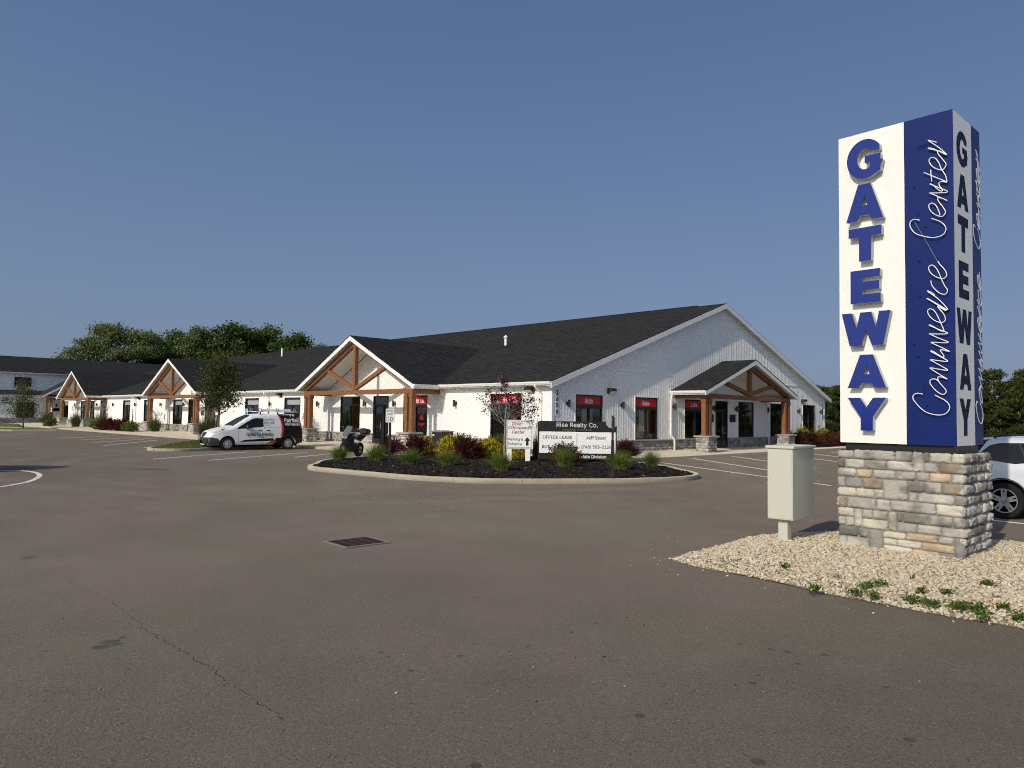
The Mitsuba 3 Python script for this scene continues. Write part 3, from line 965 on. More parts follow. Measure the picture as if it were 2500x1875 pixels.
# --- porches
def porch(F, hb, hr, ze, zp, D, ext, valley, n_stone):
    """Local frame: right, up, out; the truss stands at out = 0, the wall at out = -D."""
    sl = (zp - ze) / hr
    cs = 1 / math.sqrt(1 + sl * sl)
    k = key('porch', OB)
    of = 0.30                                   # overhang of the rake beyond the truss
    parts = []
    lr = (hr + 0.0) / cs
    for sg in (1, -1):
        e1 = np.array([0, 0, 1.0])
        upv = np.array([-sg * cs, sl * cs, 0])
        nrm = np.cross(e1, upv) if sg == -1 else np.cross(-e1, upv)
        al = e1 if sg == -1 else -e1
        Fm = frame((sg * hr, ze, 0), al, upv, nrm)
        a_out = of if sg == -1 else -of
        lo_b = -D + 0.36 if valley else -D
        pts = [(of, 0), (of, lr), (-D - ext, lr), (lo_b - (0.72 if valley else 0), 0)]
        poly = Polygon([(q if sg == -1 else -q, r_) for q, r_ in pts])
        parts.append(tm(deck(poly, np.eye(4)), Fm))
    scene[k] = mikit.ply(tm(cat(parts), F), 'shingle', False)
    # rake boards, ceiling, eave gutters
    t = 0.25
    for sg in (1, -1):
        v = np.array([(sg * (hr + .05), ze - 0.025 - .05 * sl, n) for n in (of - 0.045, of)] + [(sg * (hr + .05), ze - t - .05 * sl, n) for n in (of - 0.045, of)] + [(0, zp - 0.02, n) for n in (of - 0.045, of)] + [(0, zp - t - 0.02, n) for n in (of - 0.045, of)])
        add('rake_board', tm(trimesh.convex.convex_hull(v), F), 'white_trim', k)
        v = np.array([(sg * (hr - .02), ze - 0.13, n) for n in (of - 0.046, -D + 0.02)] + [(sg * (hr - .02), ze - 0.16, n) for n in (of - 0.046, -D + 0.02)] + [(0, zp - 0.13, n) for n in (of - 0.046, -D + 0.02)] + [(0, zp - 0.16, n) for n in (of - 0.046, -D + 0.02)])
        add('ceiling', tm(trimesh.convex.convex_hull(v), F), 'white_soffit', k)
        A = frame((sg * (hr + 0.005), ze - 0.02, 0), (0, 0, -sg), (0, 1, 0), (sg, 0, 0))
        n0, n1 = (-of + 0.02, D - (0.42 if valley else 0)) if sg == 1 else (-D + (0.42 if valley else 0), of - 0.02)
        add('gutter', gutter(F @ A, n0, n1), 'white_trim', k)
        add('fascia', tm(box(min(sg * (hr - .02), sg * hr), max(sg * (hr - .02), sg * hr), ze - 0.22, ze - 0.03, -D + (.42 if valley else 0.02), of - 0.046), F), 'white_trim', k)
        add('soffit', tm(box(min(sg * (hb + .08), sg * (hr - .02)), max(sg * (hb + .08), sg * (hr - .02)), ze - 0.225, ze - 0.20, -D + 0.02, of - 0.046), F), 'white_soffit', k)
    # timber: beams, top chords, king post, braces, posts
    b0, b1 = 2.99, 3.235
    w = 0.25
    add('beam', tm(box(-hb, hb, b0, b1, -w, 0, 0.008), F), 'stained_cedar', k)
    for sg in (1, -1):
        add('beam', tm(box(min(sg * hb, sg * (hb - w)), max(sg * hb, sg * (hb - w)), b0, b1, -D + 0.02, -w - 0.004, 0.008), F), 'stained_cedar', k)
        x0, z0 = sg * hb, b1 + 0.02
        zt_ = zp - 0.19
        xq = sg * 0.10
        hgt = zt_ - 0.20
        zlow = hgt - sl * (hb - 0.14)
        add('top_chord', tm(bar((sg * (hb - 0.14), max(zlow, b1 + 0.08), -w / 2), (sg * 0.09, hgt - 0.09 * sl, -w / 2), 0.20, 0.24, (0, 0, 1)), F), 'stained_cedar', k)
        mx = 0.52 * hb
        add('brace', tm(bar((sg * mx, hgt - sl * mx - 0.14, -w / 2), (sg * 0.12, b1 + 0.10, -w / 2), 0.21, 0.19, (0, 0, 1), 0.006), F), 'stained_cedar', k)
    add('king_post', tm(box(-0.115, 0.115, b1 + 0.002, zp - 0.33, -w + 0.01, -0.01, 0.008), F), 'stained_cedar', k)
    for sg in (1, -1):
        for j, xc in enumerate((hb - 0.15, hb - 0.56)):
            x = sg * xc
            c = cat([box(x - 0.125, x + 0.125, 1.0, b0, -0.255, -0.005, 0.008), box(x - 0.15, x + 0.15, b0 - 0.20, b0 - 0.003, -0.28, 0.02, 0.008), box(x - 0.145, x + 0.145, 1.0, 1.13, -0.275, 0.015, 0.008)])
            add('post', tm(c, F), 'stained_cedar', k)
        pier(F @ tl(sg * (hb - 0.355), 0, -0.13), n_stone)
    return k


def pier(F, individual):
    k = key('pier', OB)
    wx, wz = 0.46, 0.38
    zt = 0.92
    scene[k] = mikit.ply(tm(box(-wx + .03, wx - .03, 0.03, zt, -wz + .03, wz - .03), F), 'mortar', False)
    add('cap', tm(box(-wx - .09, wx + .09, zt, zt + 0.085, -wz - .09, wz + .09, 0.014), F), 'cast_stone', k)
    r = np.random.default_rng(COUNT[OB + '__pier'] + 300)
    loose = []
    for A, half_ in ((tl(0, 0, wz - .03), wx), (frame((wx - .03, 0, 0), (0, 0, -1), (0, 1, 0), (1, 0, 0)), wz), (frame((-wx + .03, 0, 0), (0, 0, 1), (0, 1, 0), (-1, 0, 0)), wz), (frame((0, 0, -wz + .03), (-1, 0, 0), (0, 1, 0), (0, 0, -1)), wx)):
        for a, b, c, d in courses(-half_, half_, 0.06, zt, 6, 0.19, 0.40, r):
            w, h = b - a - 0.018, d - c - 0.018
            Q = F @ A @ tl((a + b) / 2, (c + d) / 2, 0)
            if individual:
                unit_stone(k, Q, w, h, 0.045, r, ['l', 'g', 'c', 'd'], [0.42, 0.34, 0.14, 0.10])
            else:
                loose.append(tm(box(-w / 2, w / 2, -h / 2, h / 2, -.01, 0.03 + 0.02 * r.uniform(), 0.010), Q))
    if loose:
        add('far_stones', cat(loose), 'stone_light', k, kind='stuff')


for i, pc_ in enumerate(PORCH_X):
    porch(FF(pc_, -PD), PHB, PHR, PZE, PZP, PD, (PZP - HE) / SL - 0.35 + 0.3, True, i == 0)
porch(GF(15.0, 1.84), 5.06, 5.46, 3.39, 5.30, 1.84, 0.0, False, True)


# --- things fixed to the walls
def sconce(F, s):
    k = key('wall_lamp', OB)
    scene[k] = mikit.ply(tm(cat([lathe_y(0.062, 2.34, 2.68), box(-0.03, 0.03, 2.47, 2.55, 0.0, 0.10)]), F @ tl(s, 0, 0)), 'lamp_bronze', 40)
    add('backplate', tm(box(-0.06, 0.06, 2.43, 2.59, 0.0, 0.028, 0.006), F @ tl(s, 0, 0)), 'lamp_bronze', k)


def lathe_y(r, z0, z1, off=0.15):
    m = trimesh.creation.cylinder(r, z1 - z0, sections=20)
    m = tm(m, rot((1, 0, 0), math.pi / 2))
    m.apply_translation((0, (z0 + z1) / 2, off))
    return m


for s in (-20.15, -14.79, -11.83, -6.57, -33.63, -26.69, -47.96, -42.47, -76.0, -67.4, -61.72, -54.83):
    sconce(FF(0), s)
for s in (1.01, 5.09, 9.74, 13.81, 16.5, 20.59, 25.25, 29.0):
    sconce(GF(0), s)


def floodlight(F, s, z):
    k = key('floodlight', OB)
    body = trimesh.convex.convex_hull(np.array([(x, y, n) for x in (-.21, .21) for y, n in ((.10, 0.0), (.13, .10), (.10, .26), (-.03, .27), (-.15, .06), (-.12, 0.0))]))
    scene[k] = mikit.ply(tm(body, F @ tl(s, z, 0.02)), 'lamp_bronze', 30)
    add('lens', tm(box(-.17, .17, -.105, .105, 0, .008), F @ tl(s, z - .085, .195) @ rot((1, 0, 0), math.atan2(0.21, 0.12) - 0.02)), 'lens_white', k)


for s in (-1.27, -25.27, -53.9):
    floodlight(FF(0), s, 3.13)
for s, z in ((4.16, 3.20), (25.98, 3.22)):
    floodlight(GF(0), s, z)


def downspout(F, s, n_top, z_top, jog=0.0):
    """From the gutter outlet back to the wall, down it, and a kick at the stone ledge."""
    pts = [(s, z_top, n_top), (s, z_top - 0.10, n_top), (s, z_top - 0.38, 0.06), (s, 0.98, 0.06), (s + jog, 0.74, 0.19), (s + jog, 0.16, 0.19)]
    add('downspout', cat([tm(bar(a, b, 0.082, 0.065, (0, 0.1, 1)), F) for a, b in zip(pts[:-1], pts[1:])] + [tm(box(s - .052, s + .052, z - .02, z + .02, 0.02, 0.10), F) for z in (1.4, 2.3)]), 'white_trim', OB)


for s in (-0.62, -26.92, -54.85):
    downspout(FF(0), s, 0.46, 3.33)
downspout(GF(0), 9.48, 0.12, 3.25, 0.14)
downspout(GF(0), 20.50, 0.12, 3.25, 0.06)


def numbers(F, s, z):
    k = key('number_plate', OB)
    scene[k] = mikit.ply(tm(box(s - .10, s + .10, z - .62, z + .62, 0.0, 0.024, 0.004), F), 'sheet_white', False)
    for i, c in enumerate('2656'):
        add('numeral', tm(text(c, 0.15, 0.215, True, 0.012), F @ tl(s, z + 0.43 - 0.285 * i, 0.024)), 'print_black', k)


numbers(GF(0), 0.31, 2.57)
numbers(GF(0), 29.33, 2.55)
for s in (13.62, 16.2):
    add('plaque', tm(box(s - .36, s + .36, 1.72, 2.17, 0.0, 0.03, 0.005), GF(0)), 'black_paint', OB)
    k = add('suite_plate', tm(box(s - .36, s + .36, 1.50, 1.70, 0.0, 0.022), GF(0)), 'sheet_white', OB)
for s in (-38.6,):
    add('plaque', tm(box(s - .3, s + .3, 1.6, 2.0, 0.0, 0.03, 0.005), FF(0)), 'black_paint', OB)
for (x, y, z, cap) in ((-10.8, 7.57, 6.20, True), (-47.9, 11.6, 7.58, False)):
    k = key('roof_vent_pipe', OB)
    m = [cyl((x, y, z - .1), (x, y, z + (0.62 if cap else 0.95)), 0.085 if cap else 0.10, 16)]
    if cap:
        m.append(tm(lathe([(0, .17), (.02, .17), (.15, 0.02), (.15, 0), (0, 0)], 16), tl(x, y, z + .60)))
    scene[k] = mikit.ply(tm(cat(m), BM), 'white_trim', 40)
    add('boot', tm(lathe([(.22, 0), (.11, .13), (.09, .13)], 16), BM @ tl(x, y, z - .02)), 'black_paint', k)

# ------------------------------------------------------------------ the pillar sign
GS = thing('pillar_sign', 'tall white and blue four sided pillar sign with big letters on a stone plinth', 'sign')
SYAW, SN, SWL, SWR, SZB, SZT = 0.82982, np.array([6.0978, 9.9880, 0.0]), 1.580, 1.2156, 1.587, 6.284
sl_ = np.array([-math.cos(SYAW), math.sin(SYAW), 0])     # from the near corner leftwards
sr_ = np.array([math.sin(SYAW), math.cos(SYAW), 0])      # from the near corner rightwards
SM = frame(SN, sr_ * 0 - sl_, sr_, BZ)                   # x along the left face towards the near corner, y away along the right face
LF = frame(SN + SWL * sl_, -sl_, BZ, -sr_)               # left face: right, up, out, origin at its left edge on the ground
RFc = frame(SN, sr_, BZ, -sl_)                           # right face, origin at the near corner
SPL, SPR = 0.947, 0.826


def sbx(x0, x1, y0, y1, z0, z1, bev=0.0):
    """x from the far left edge (0) to the near corner (SWL); y back along the right face."""
    return tm(box(x0 - SWL, x1 - SWL, y0, y1, z0, z1, bev), SM)


add('cabinet', cat([sbx(0, SPL - 0.002, 0, 0.5, SZB, SZT), sbx(0.3, SWL, SPR + 0.002 - 0.4, SPR - 0.002, SZB + .01, SZT - .01), sbx(SPL + 0.3, SWL, 0.012, SPR - 0.002, SZB, SZT)]), 'sign_white', GS)
add('blue_panel', sbx(SPL, SWL + 0.001, -0.003, 0.011, SZB, SZT), 'sign_blue', GS)
add('blue_panel', sbx(0.0, SWL + 0.003, SPR, SWR, SZB, SZT), 'sign_blue', GS)
add('cabinet_back', sbx(0.004, 0.9, 0.5, SPR - 0.001, SZB, SZT - 0.002), 'sign_white', GS)
add('neck', sbx(0.06, SWL - 0.055, 0.055, SWR - 0.06, 1.44, SZB), 'black_metal', GS)


def arc(cx, cy, rx, ry, a0, a1, n=26):
    return [(cx + rx * math.cos(math.radians(a)), cy + ry * math.sin(math.radians(a))) for a in np.linspace(a0, a1, n)]


def letter(ch):
    """Heavy grotesque capitals in the unit square."""
    P = Polygon
    if ch == 'G':
        o = P(arc(.52, .5, .52, .5, 0, 360, 60))
        i = P(arc(.53, .5, .235, .275, 0, 360, 48))
        g = o.difference(i).difference(P([(.60, .54), (1.2, .54), (1.2, .62), (.62, .70)]))
        g = g.difference(P([(.72, .62), (1.2, .54), (1.2, .70), (.74, .66)]))
        g = g.difference(sbox(.94, .40, 1.2, .80)).union(sbox(.53, .39, .965, .56)).union(P([(.70, .56), (.965, .56), (.965, .14), (.70, .06)]).intersection(P(arc(.52, .5, .54, .5, 0, 360, 60)).union(sbox(.7, .12, .965, .56))))
        return g
    if ch == 'A':
        return P([(.335, 1), (.665, 1), (1, 0), (.70, 0), (.64, .15), (.37, .15), (.29, 0), (0, 0)], [[(.50, .70), (.595, .40), (.415, .40)]])
    if ch == 'T':
        return P([(0, 1), (1, 1), (1, .745), (.685, .735), (.675, 0), (.325, 0), (.33, .735), (0, .745)])
    if ch == 'E':
        return P([(0, 1), (.98, 1), (.98, .775), (.385, .775), (.385, .635), (.95, .635), (.95, .40), (.385, .40), (.385, .25), (1, .25), (1, 0), (0, 0)])
    if ch == 'W':
        return P([(0, 1), (.21, 1), (.305, .50), (.395, 1), (.615, 1), (.71, .50), (.785, 1), (1, 1), (.855, 0), (.635, 0), (.502, .53), (.41, 0), (.165, 0)])
    return P([(0, 1), (.32, 1), (.495, .70), (.675, 1), (1, 1), (.655, .42), (.65, 0), (.345, 0), (.35, .40)])


LEFT = [('G', .180, .675, 5.545, 6.13), ('A', .165, .690, 4.915, 5.455), ('T', .199, .663, 4.300, 4.80), ('E', .222, .645, 3.672, 4.16), ('W', .090, .776, 3.035, 3.525), ('A', .173, .708, 2.408, 2.892), ('Y', .172, .706, 1.776, 2.253)]
from shapely import affinity
for ch, a, b, c, d in LEFT:
    k = key('letter', GS)
    g = affinity.affine_transform(letter(ch), [b - a, 0, 0, d - c, a, c])
    scene[k] = mikit.ply(tm(extr(g.buffer(0.004, join_style='mitre'), 0.010), LF @ tl(0, 0, 0.112)), 'letter_blue', False)
    add('return', tm(extr(g, 0.112 - 0.022), LF @ tl(0, 0, 0.022)), 'letter_return', k)
RIGHT = [('G', .150, .630, 5.560, 6.07), ('A', .150, .645, 4.945, 5.44), ('T', .170, .620, 4.325, 4.84), ('E', .185, .625, 3.665, 4.19), ('W', .074, .733, 3.02, 3.51), ('A', .165, .672, 2.37, 2.88), ('Y', .145, .645, 1.725, 2.245)]
for ch, a, b, c, d in RIGHT:
    g = affinity.affine_transform(letter(ch), [b - a, 0, 0, d - c, a, c])
    add('letter', extr(g, 0.003, RFc), 'print_navy', GS)
SCR = {'C': [[1.179, 2.302], [1.107, 2.316], [1.059, 2.29], [1.05, 2.244], [1.082, 2.185], [1.141, 2.113], [1.212, 2.054], [1.295, 2.022], [1.388, 2.01], [1.463, 2.03], [1.503, 2.075], [1.515, 2.119], [1.499, 2.17], [1.448, 2.221], [1.391, 2.254], [1.333, 2.287]],
       'o': [[1.393, 2.466], [1.353, 2.503], [1.312, 2.513], [1.276, 2.495], [1.273, 2.456], [1.293, 2.417], [1.345, 2.351], [1.403, 2.305], [1.449, 2.298], [1.474, 2.33], [1.467, 2.362], [1.427, 2.414], [1.381, 2.479], [1.376, 2.537], [1.417, 2.536], [1.491, 2.505]],
       'm': [[1.491, 2.505], [1.383, 2.582], [1.281, 2.66], [1.307, 2.665], [1.498, 2.626], [1.395, 2.704], [1.285, 2.778], [1.314, 2.779], [1.5, 2.75], [1.385, 2.834], [1.286, 2.9], [1.322, 2.895], [1.431, 2.812], [1.45, 2.83], [1.409, 2.903], [1.425, 2.915], [1.522, 2.885], [1.41, 2.955], [1.297, 3.02], [1.329, 3.025], [1.511, 3.01], [1.388, 3.08], [1.275, 3.146], [1.307, 3.144], [1.504, 3.135], [1.389, 3.202], [1.272, 3.268], [1.302, 3.261], [1.401, 3.188], [1.453, 3.169], [1.45, 3.20], [1.425, 3.27], [1.395, 3.35], [1.36, 3.43], [1.325, 3.48], [1.28, 3.50], [1.252, 3.47], [1.275, 3.40], [1.335, 3.335], [1.41, 3.297], [1.462, 3.305], [1.476, 3.35], [1.45, 3.42], [1.405, 3.48], [1.375, 3.528]],
       'r': [[1.375, 3.528], [1.40, 3.51], [1.489, 3.452], [1.363, 3.56], [1.246, 3.649], [1.277, 3.633], [1.394, 3.545], [1.509, 3.465], [1.395, 3.622], [1.252, 3.753], [1.302, 3.73], [1.349, 3.681]],
       'c': [[1.296, 3.897], [1.319, 3.815], [1.396, 3.719], [1.473, 3.684], [1.507, 3.732], [1.474, 3.80], [1.44, 3.88], [1.41, 3.97], [1.37, 4.06], [1.325, 4.112], [1.284, 4.108], [1.272, 4.065], [1.31, 3.99], [1.385, 3.93], [1.458, 3.908], [1.498, 3.945], [1.476, 4.025], [1.415, 4.11], [1.388, 4.158]],
       'C2': [[1.161, 4.782], [1.088, 4.809], [1.039, 4.779], [1.038, 4.707], [1.102, 4.606], [1.215, 4.542], [1.342, 4.502], [1.451, 4.518], [1.495, 4.58], [1.483, 4.643], [1.422, 4.715], [1.313, 4.78]],
       'e3': [[1.425, 4.80], [1.405, 4.88], [1.368, 4.96], [1.315, 4.997], [1.282, 4.965], [1.31, 4.88], [1.375, 4.815], [1.45, 4.78], [1.493, 4.832], [1.463, 4.908], [1.417, 4.987], [1.395, 5.053], [1.441, 5.043], [1.518, 4.989], [1.41, 5.067], [1.298, 5.145], [1.332, 5.137], [1.523, 5.11], [1.412, 5.198], [1.302, 5.271], [1.334, 5.255], [1.411, 5.163], [1.458, 5.139], [1.45, 5.17], [1.425, 5.215], [1.415, 5.26], [1.45, 5.275], [1.518, 5.25], [1.37, 5.355], [1.224, 5.458]],
       't': [[1.312, 5.475], [1.318, 5.39], [1.325, 5.305]],
       'e4': [[1.517, 5.262], [1.502, 5.34], [1.47, 5.41], [1.445, 5.46], [1.42, 5.54], [1.375, 5.622], [1.322, 5.648], [1.292, 5.614], [1.321, 5.535], [1.39, 5.468], [1.465, 5.44], [1.508, 5.499], [1.47, 5.579], [1.417, 5.663], [1.402, 5.72], [1.448, 5.699], [1.517, 5.637], [1.402, 5.725], [1.284, 5.786], [1.323, 5.781], [1.417, 5.715], [1.517, 5.637], [1.418, 5.768], [1.285, 5.902], [1.34, 5.878], [1.395, 5.845]]}
for nm, pts in SCR.items():
    ln = smooth_line(pts, 5)
    k = add('script_tube', tm(tube(np.c_[ln, np.full(len(ln), 0.052)], 0.0066, 8), LF), 'neon_white', GS, smooth=True)
    r_ = np.array([(1.1 + (a - 1.28) * 0.0, b, 0) for a, b in pts])
    # the same hand, printed flat on the next face
    q = np.c_[SPR + 0.038 + (ln[:, 0] - 1.038) * 0.70, 1.900 + (ln[:, 1] - 2.01) * 1.043]
    add('script_print', extr(LineString(q).buffer(0.0095, quad_segs=3).simplify(0.001), 0.003, RFc @ tl(0, 0, 0.004)), 'neon_white', GS)
    for a, b in pts[2::5]:
        add('standoff', tm(cyl((a, b, 0.0), (a, b, 0.05), 0.006, 6), LF), 'print_navy', GS)
for pts in ([(1.096, 4.768, .05), (1.24, 4.46, .03), (1.385, 4.155, .05)], [(1.179, 2.302, .05), (1.20, 2.36, .03), (1.17, 2.40, .03), (1.22, 2.43, .01)], [(1.285, 5.90, .05), (1.22, 5.84, .03), (1.13, 5.83, .03), (1.15, 5.86, .01), (1.26, 5.87, .04)]):
    add('wire', tm(tube(smooth_line(pts, 4), 0.003, 5), LF), 'print_navy' if len(pts) != 3 else 'galvanised', GS)
for a, b in ((1.081, 5.284), (1.126, 4.883), (1.219, 4.68), (1.139, 4.199), (1.142, 3.687), (1.057, 3.013), (1.105, 2.834), (1.219, 2.136)):
    add('grommet', tm(tm(lathe([(0, .008), (.008, .008), (.014, .004), (.016, 0), (0, 0)], 12), tl(a, b, 0.003)), LF), 'print_navy', GS)

# the plinth: every stone of the left face where it is, courses on the others
PL = key('plinth', GS)
px0, px1, py0, py1 = -0.035, 1.675, -0.045, 1.255
scene[PL] = mikit.ply(sbx(px0 + .035, px1 - .035, py0 + .035, py1 - .035, -0.05, 1.465), 'mortar', False)
STN = [(-0.03, 0.2, 1.35, 1.46, 'g'), (0.21, 0.79, 1.345, 1.48, 'g'), (0.8, 1.02, 1.345, 1.48, 'g'), (1.03, 1.16, 1.21, 1.48, 'l'), (1.175, 1.24, 1.35, 1.48, 'g'), (1.25, 1.51, 1.35, 1.48, 'c'), (1.53, 1.67, 1.35, 1.48, 'c'),
       (-0.03, 0.07, 1.21, 1.33, 'b'), (0.08, 0.36, 1.21, 1.335, 'l'), (0.38, 0.68, 1.21, 1.335, 'g'), (0.69, 1.02, 1.21, 1.335, 'l'), (1.175, 1.35, 1.21, 1.335, 'g'), (1.37, 1.66, 1.21, 1.335, 'b'),
       (-0.03, 0.23, 1.08, 1.195, 'l'), (0.25, 0.47, 1.08, 1.19, 'o'), (0.49, 0.78, 1.08, 1.195, 'l'), (0.81, 1.06, 1.08, 1.19, 'g'), (1.08, 1.235, 1.08, 1.195, 'g'), (1.25, 1.51, 1.08, 1.195, 'o'), (1.53, 1.67, 1.08, 1.195, 'l'),
       (-0.03, 0.07, 0.92, 1.065, 'l'), (0.08, 0.32, 0.92, 1.065, 'd'), (0.34, 0.61, 0.92, 1.065, 'b'), (0.63, 0.965, 0.785, 1.065, 'g'), (0.98, 1.17, 0.92, 1.065, 'g'), (1.185, 1.39, 0.92, 1.065, 'g'), (1.405, 1.66, 0.92, 1.065, 'b'),
       (-0.03, 0.23, 0.785, 0.905, 'c'), (0.245, 0.49, 0.785, 0.905, 'c'), (0.5, 0.62, 0.785, 0.905, 'l'), (0.98, 1.075, 0.79, 0.905, 'l'), (1.09, 1.54, 0.785, 0.905, 'l'), (1.555, 1.66, 0.785, 0.905, 'd'),
       (-0.02, 0.1, 0.615, 0.765, 'b'), (0.115, 0.52, 0.615, 0.77, 'g'), (0.54, 0.72, 0.615, 0.765, 'l'), (0.735, 1.31, 0.625, 0.77, 'g'), (1.33, 1.66, 0.625, 0.77, 'c'),
       (-0.02, 0.2, 0.48, 0.6, 'c'), (0.215, 0.315, 0.335, 0.6, 'l'), (0.33, 0.47, 0.48, 0.6, 'g'), (0.485, 0.68, 0.48, 0.6, 'l'), (0.70, 0.80, 0.335, 0.6, 'l'), (0.815, 0.88, 0.48, 0.605, 'g'), (0.895, 1.21, 0.475, 0.61, 'g'), (1.225, 1.52, 0.475, 0.61, 'g'), (1.535, 1.66, 0.475, 0.61, 'g'),
       (-0.02, 0.08, 0.34, 0.465, 'l'), (0.095, 0.2, 0.34, 0.465, 'c'), (0.33, 0.68, 0.335, 0.465, 'c'), (0.815, 1.07, 0.335, 0.465, 'l'), (1.085, 1.38, 0.345, 0.46, 'c'), (1.395, 1.66, 0.345, 0.46, 'l'),
       (-0.02, 0.26, 0.195, 0.325, 'd'), (0.28, 0.41, 0.195, 0.32, 'g'), (0.425, 0.61, 0.03, 0.32, 'd'), (0.63, 0.92, 0.23, 0.32, 'c'), (0.94, 1.33, 0.235, 0.33, 'o'), (1.345, 1.53, 0.235, 0.33, 'g'),
       (-0.02, 0.09, 0.02, 0.18, 'l'), (0.105, 0.41, 0.02, 0.18, 'l'), (0.63, 0.8, 0.13, 0.215, 'c'), (0.815, 1.13, 0.125, 0.22, 'l'), (1.145, 1.535, 0.12, 0.22, 'o'), (1.55, 1.67, 0.02, 0.33, 'd'),
       (0.63, 1.0, 0.01, 0.118, 'c'), (1.015, 1.36, 0.01, 0.11, 'o'), (1.375, 1.535, 0.01, 0.11, 'g')]
PLF = LF @ tl(0, 0, 0.010)
for i, (a, b, c, d, t_) in enumerate(STN):
    add('stone', tm(stone_mesh(b - a + .004, d - c + .004, 0.034, 500 + i, max(5, int((b - a) / 0.022)), max(5, int((d - c) / 0.020)), 0.14), PLF @ tl((a + b) / 2, (c + d) / 2, 0)), STONES[t_], PL, smooth=50)
rp = np.random.default_rng(77)
rowz = [(0.01, 0.10), (0.11, 0.225), (0.235, 0.335), (0.345, 0.465), (0.478, 0.605), (0.62, 0.77), (0.785, 0.905), (0.92, 1.065), (1.08, 1.195), (1.21, 1.335), (1.35, 1.475)]
for A, w0, w1 in ((RFc @ tl(0, 0, 0.060), -0.045, 1.25), (frame(SN + SWL * sl_ + 1.22 * sr_, sl_ * -1, BZ, sr_), -0.02, 1.66), (frame(SN + (SWL + 0.0) * sl_, -sr_, BZ, sl_), -1.25, 0.04)):
    for z0_, z1_ in rowz:
        s = w0
        while s < w1 - 0.03:
            w = rp.uniform(0.10, 0.32)
            if w1 - s - w < 0.08:
                w = w1 - s
            add('stone', tm(stone_mesh(w - 0.010, z1_ - z0_ + .004, 0.038 + 0.03 * rp.uniform(), int(rp.integers(1e6)), 6, 5, 0.16), A @ tl(s + w / 2, (z0_ + z1_) / 2, -0.012)), STONES[['g', 'l', 'c', 'd'][rp.choice(4, p=[.40, .28, .14, .18])]], PL, smooth=50)
            s += w

# ------------------------------------------------------------------ electric cabinet on a post
UB = thing('utility_cabinet', 'beige metal utility cabinet on a square post in the gravel', 'utility box')
ua = 0.7459
un = np.array([4.285, 11.109, 0.0])
UL, UR = np.array([-math.cos(ua), math.sin(ua), 0]), np.array([math.sin(ua), math.cos(ua), 0])
UM = frame(un, -UL, UR, BZ)
w1_, w2_, ub, ut = 0.396, 0.86, 0.385, 1.470
add('shell', tm(box(-w1_, 0, 0, w2_, ub, ut, 0.006), UM), 'cabinet_paint', UB)
add('lid', tm(box(-w1_ - .028, .028, -.028, w2_ + .028, ut, ut + 0.045, 0.008), UM), 'cabinet_paint', UB)
add('door', tm(box(-w1_ + .012, -0.012, -0.007, 0, ub + .02, ut - .035, 0.002), UM), 'cabinet_paint', UB)
add('post', tm(box(-w1_ / 2 - .075, -w1_ / 2 + .075, 0.10, 0.25, -0.1, ub + 0.002, 0.006), UM), 'cabinet_paint', UB)
add('bolt', tm(cyl((-w1_ + .05, -0.007, .99), (-w1_ + .05, -.016, .99), 0.010, 8), UM), 'galvanised', UB)

# ------------------------------------------------------------------ signs in the island
ZI = 0.20


def facing(x, y, yaw=0.0, z=0.0):
    """right, up, out, facing the road (towards -y), turned by yaw."""
    c, s = math.cos(yaw), math.sin(yaw)
    return frame((x, y, z), (c, s, 0), BZ, (s, -c, 0))


SP = thing('speed_limit_sign', 'small white SPEED LIMIT 10 sign on a black post in the planted island', 'road sign')
F = facing(-4.21, 25.3, 0.10, -0.035)
rr = sbox(-.152, 1.66, .152, 2.14).buffer(-0.03).buffer(0.03)
add('panel', extr(rr, 0.004, F @ tl(0, 0, 0.034)), 'sheet_white', SP)
bd = rr.buffer(-0.012)
add('border', extr(bd.difference(bd.buffer(-0.009)), 0.001, F @ tl(0, 0, 0.0385)), 'print_black', SP)
for s_, z_, w_, h_ in (('SPEED', 2.055, .225, .072), ('LIMIT', 1.955, .20, .072), ('1', 1.785, .05, .165), ('0', 1.785, .10, .165)):
    add('lettering', tm(text(s_, w_, h_, True), F @ tl({'1': -.07, '0': .04}.get(s_, 0), z_, 0.0385)), 'print_black', SP)
add('post', cat([tm(box(-.038, .038, ZI - 0.3, 2.0, -.032, .032, 0.004), F), tm(box(-.048, .048, ZI - .2, 1.25, -.042, .042, 0.004), F)]), 'black_paint', SP)
for z_ in (2.10, 1.70):
    add('bolt', tm(cyl((0, z_, .03), (0, z_, .045), .008, 8), F), 'galvanised', SP)

ST = thing('stop_sign', 'octagonal stop sign seen from its bare grey back on a black post', 'road sign')
F = facing(2.96, 21.3, -0.12)
oc = Polygon([(0.178 * math.cos(math.radians(22.5 + 45 * k)), 0.178 * math.sin(math.radians(22.5 + 45 * k))) for k in range(8)])
add('panel', extr(oc.buffer(0.0), 0.004, F @ tl(-.03, 1.765, -0.045)), 'back_of_sign', ST)
add('face', extr(oc.buffer(-0.002), 0.002, F @ tl(-.03, 1.765, -0.048)), 'banner_red', ST)
add('lettering', tm(text('STOP', .22, .10, True), facing(2.96, 21.3, -0.12 + math.pi) @ tl(.03, 1.765, 0.0485)), 'print_white', ST)
add('post', cat([tm(box(-.032, .032, 0.0, 1.97, -.040, .028, 0.004), F), tm(box(-.044, .044, 0.0, 1.25, -.05, .038, 0.004), F)]), 'black_paint', ST)
for z_ in (1.86, 1.60):
    add('bolt', tm(cyl((-.012, z_, .028), (-.012, z_, .036), .010, 8), F), 'galvanised', ST)

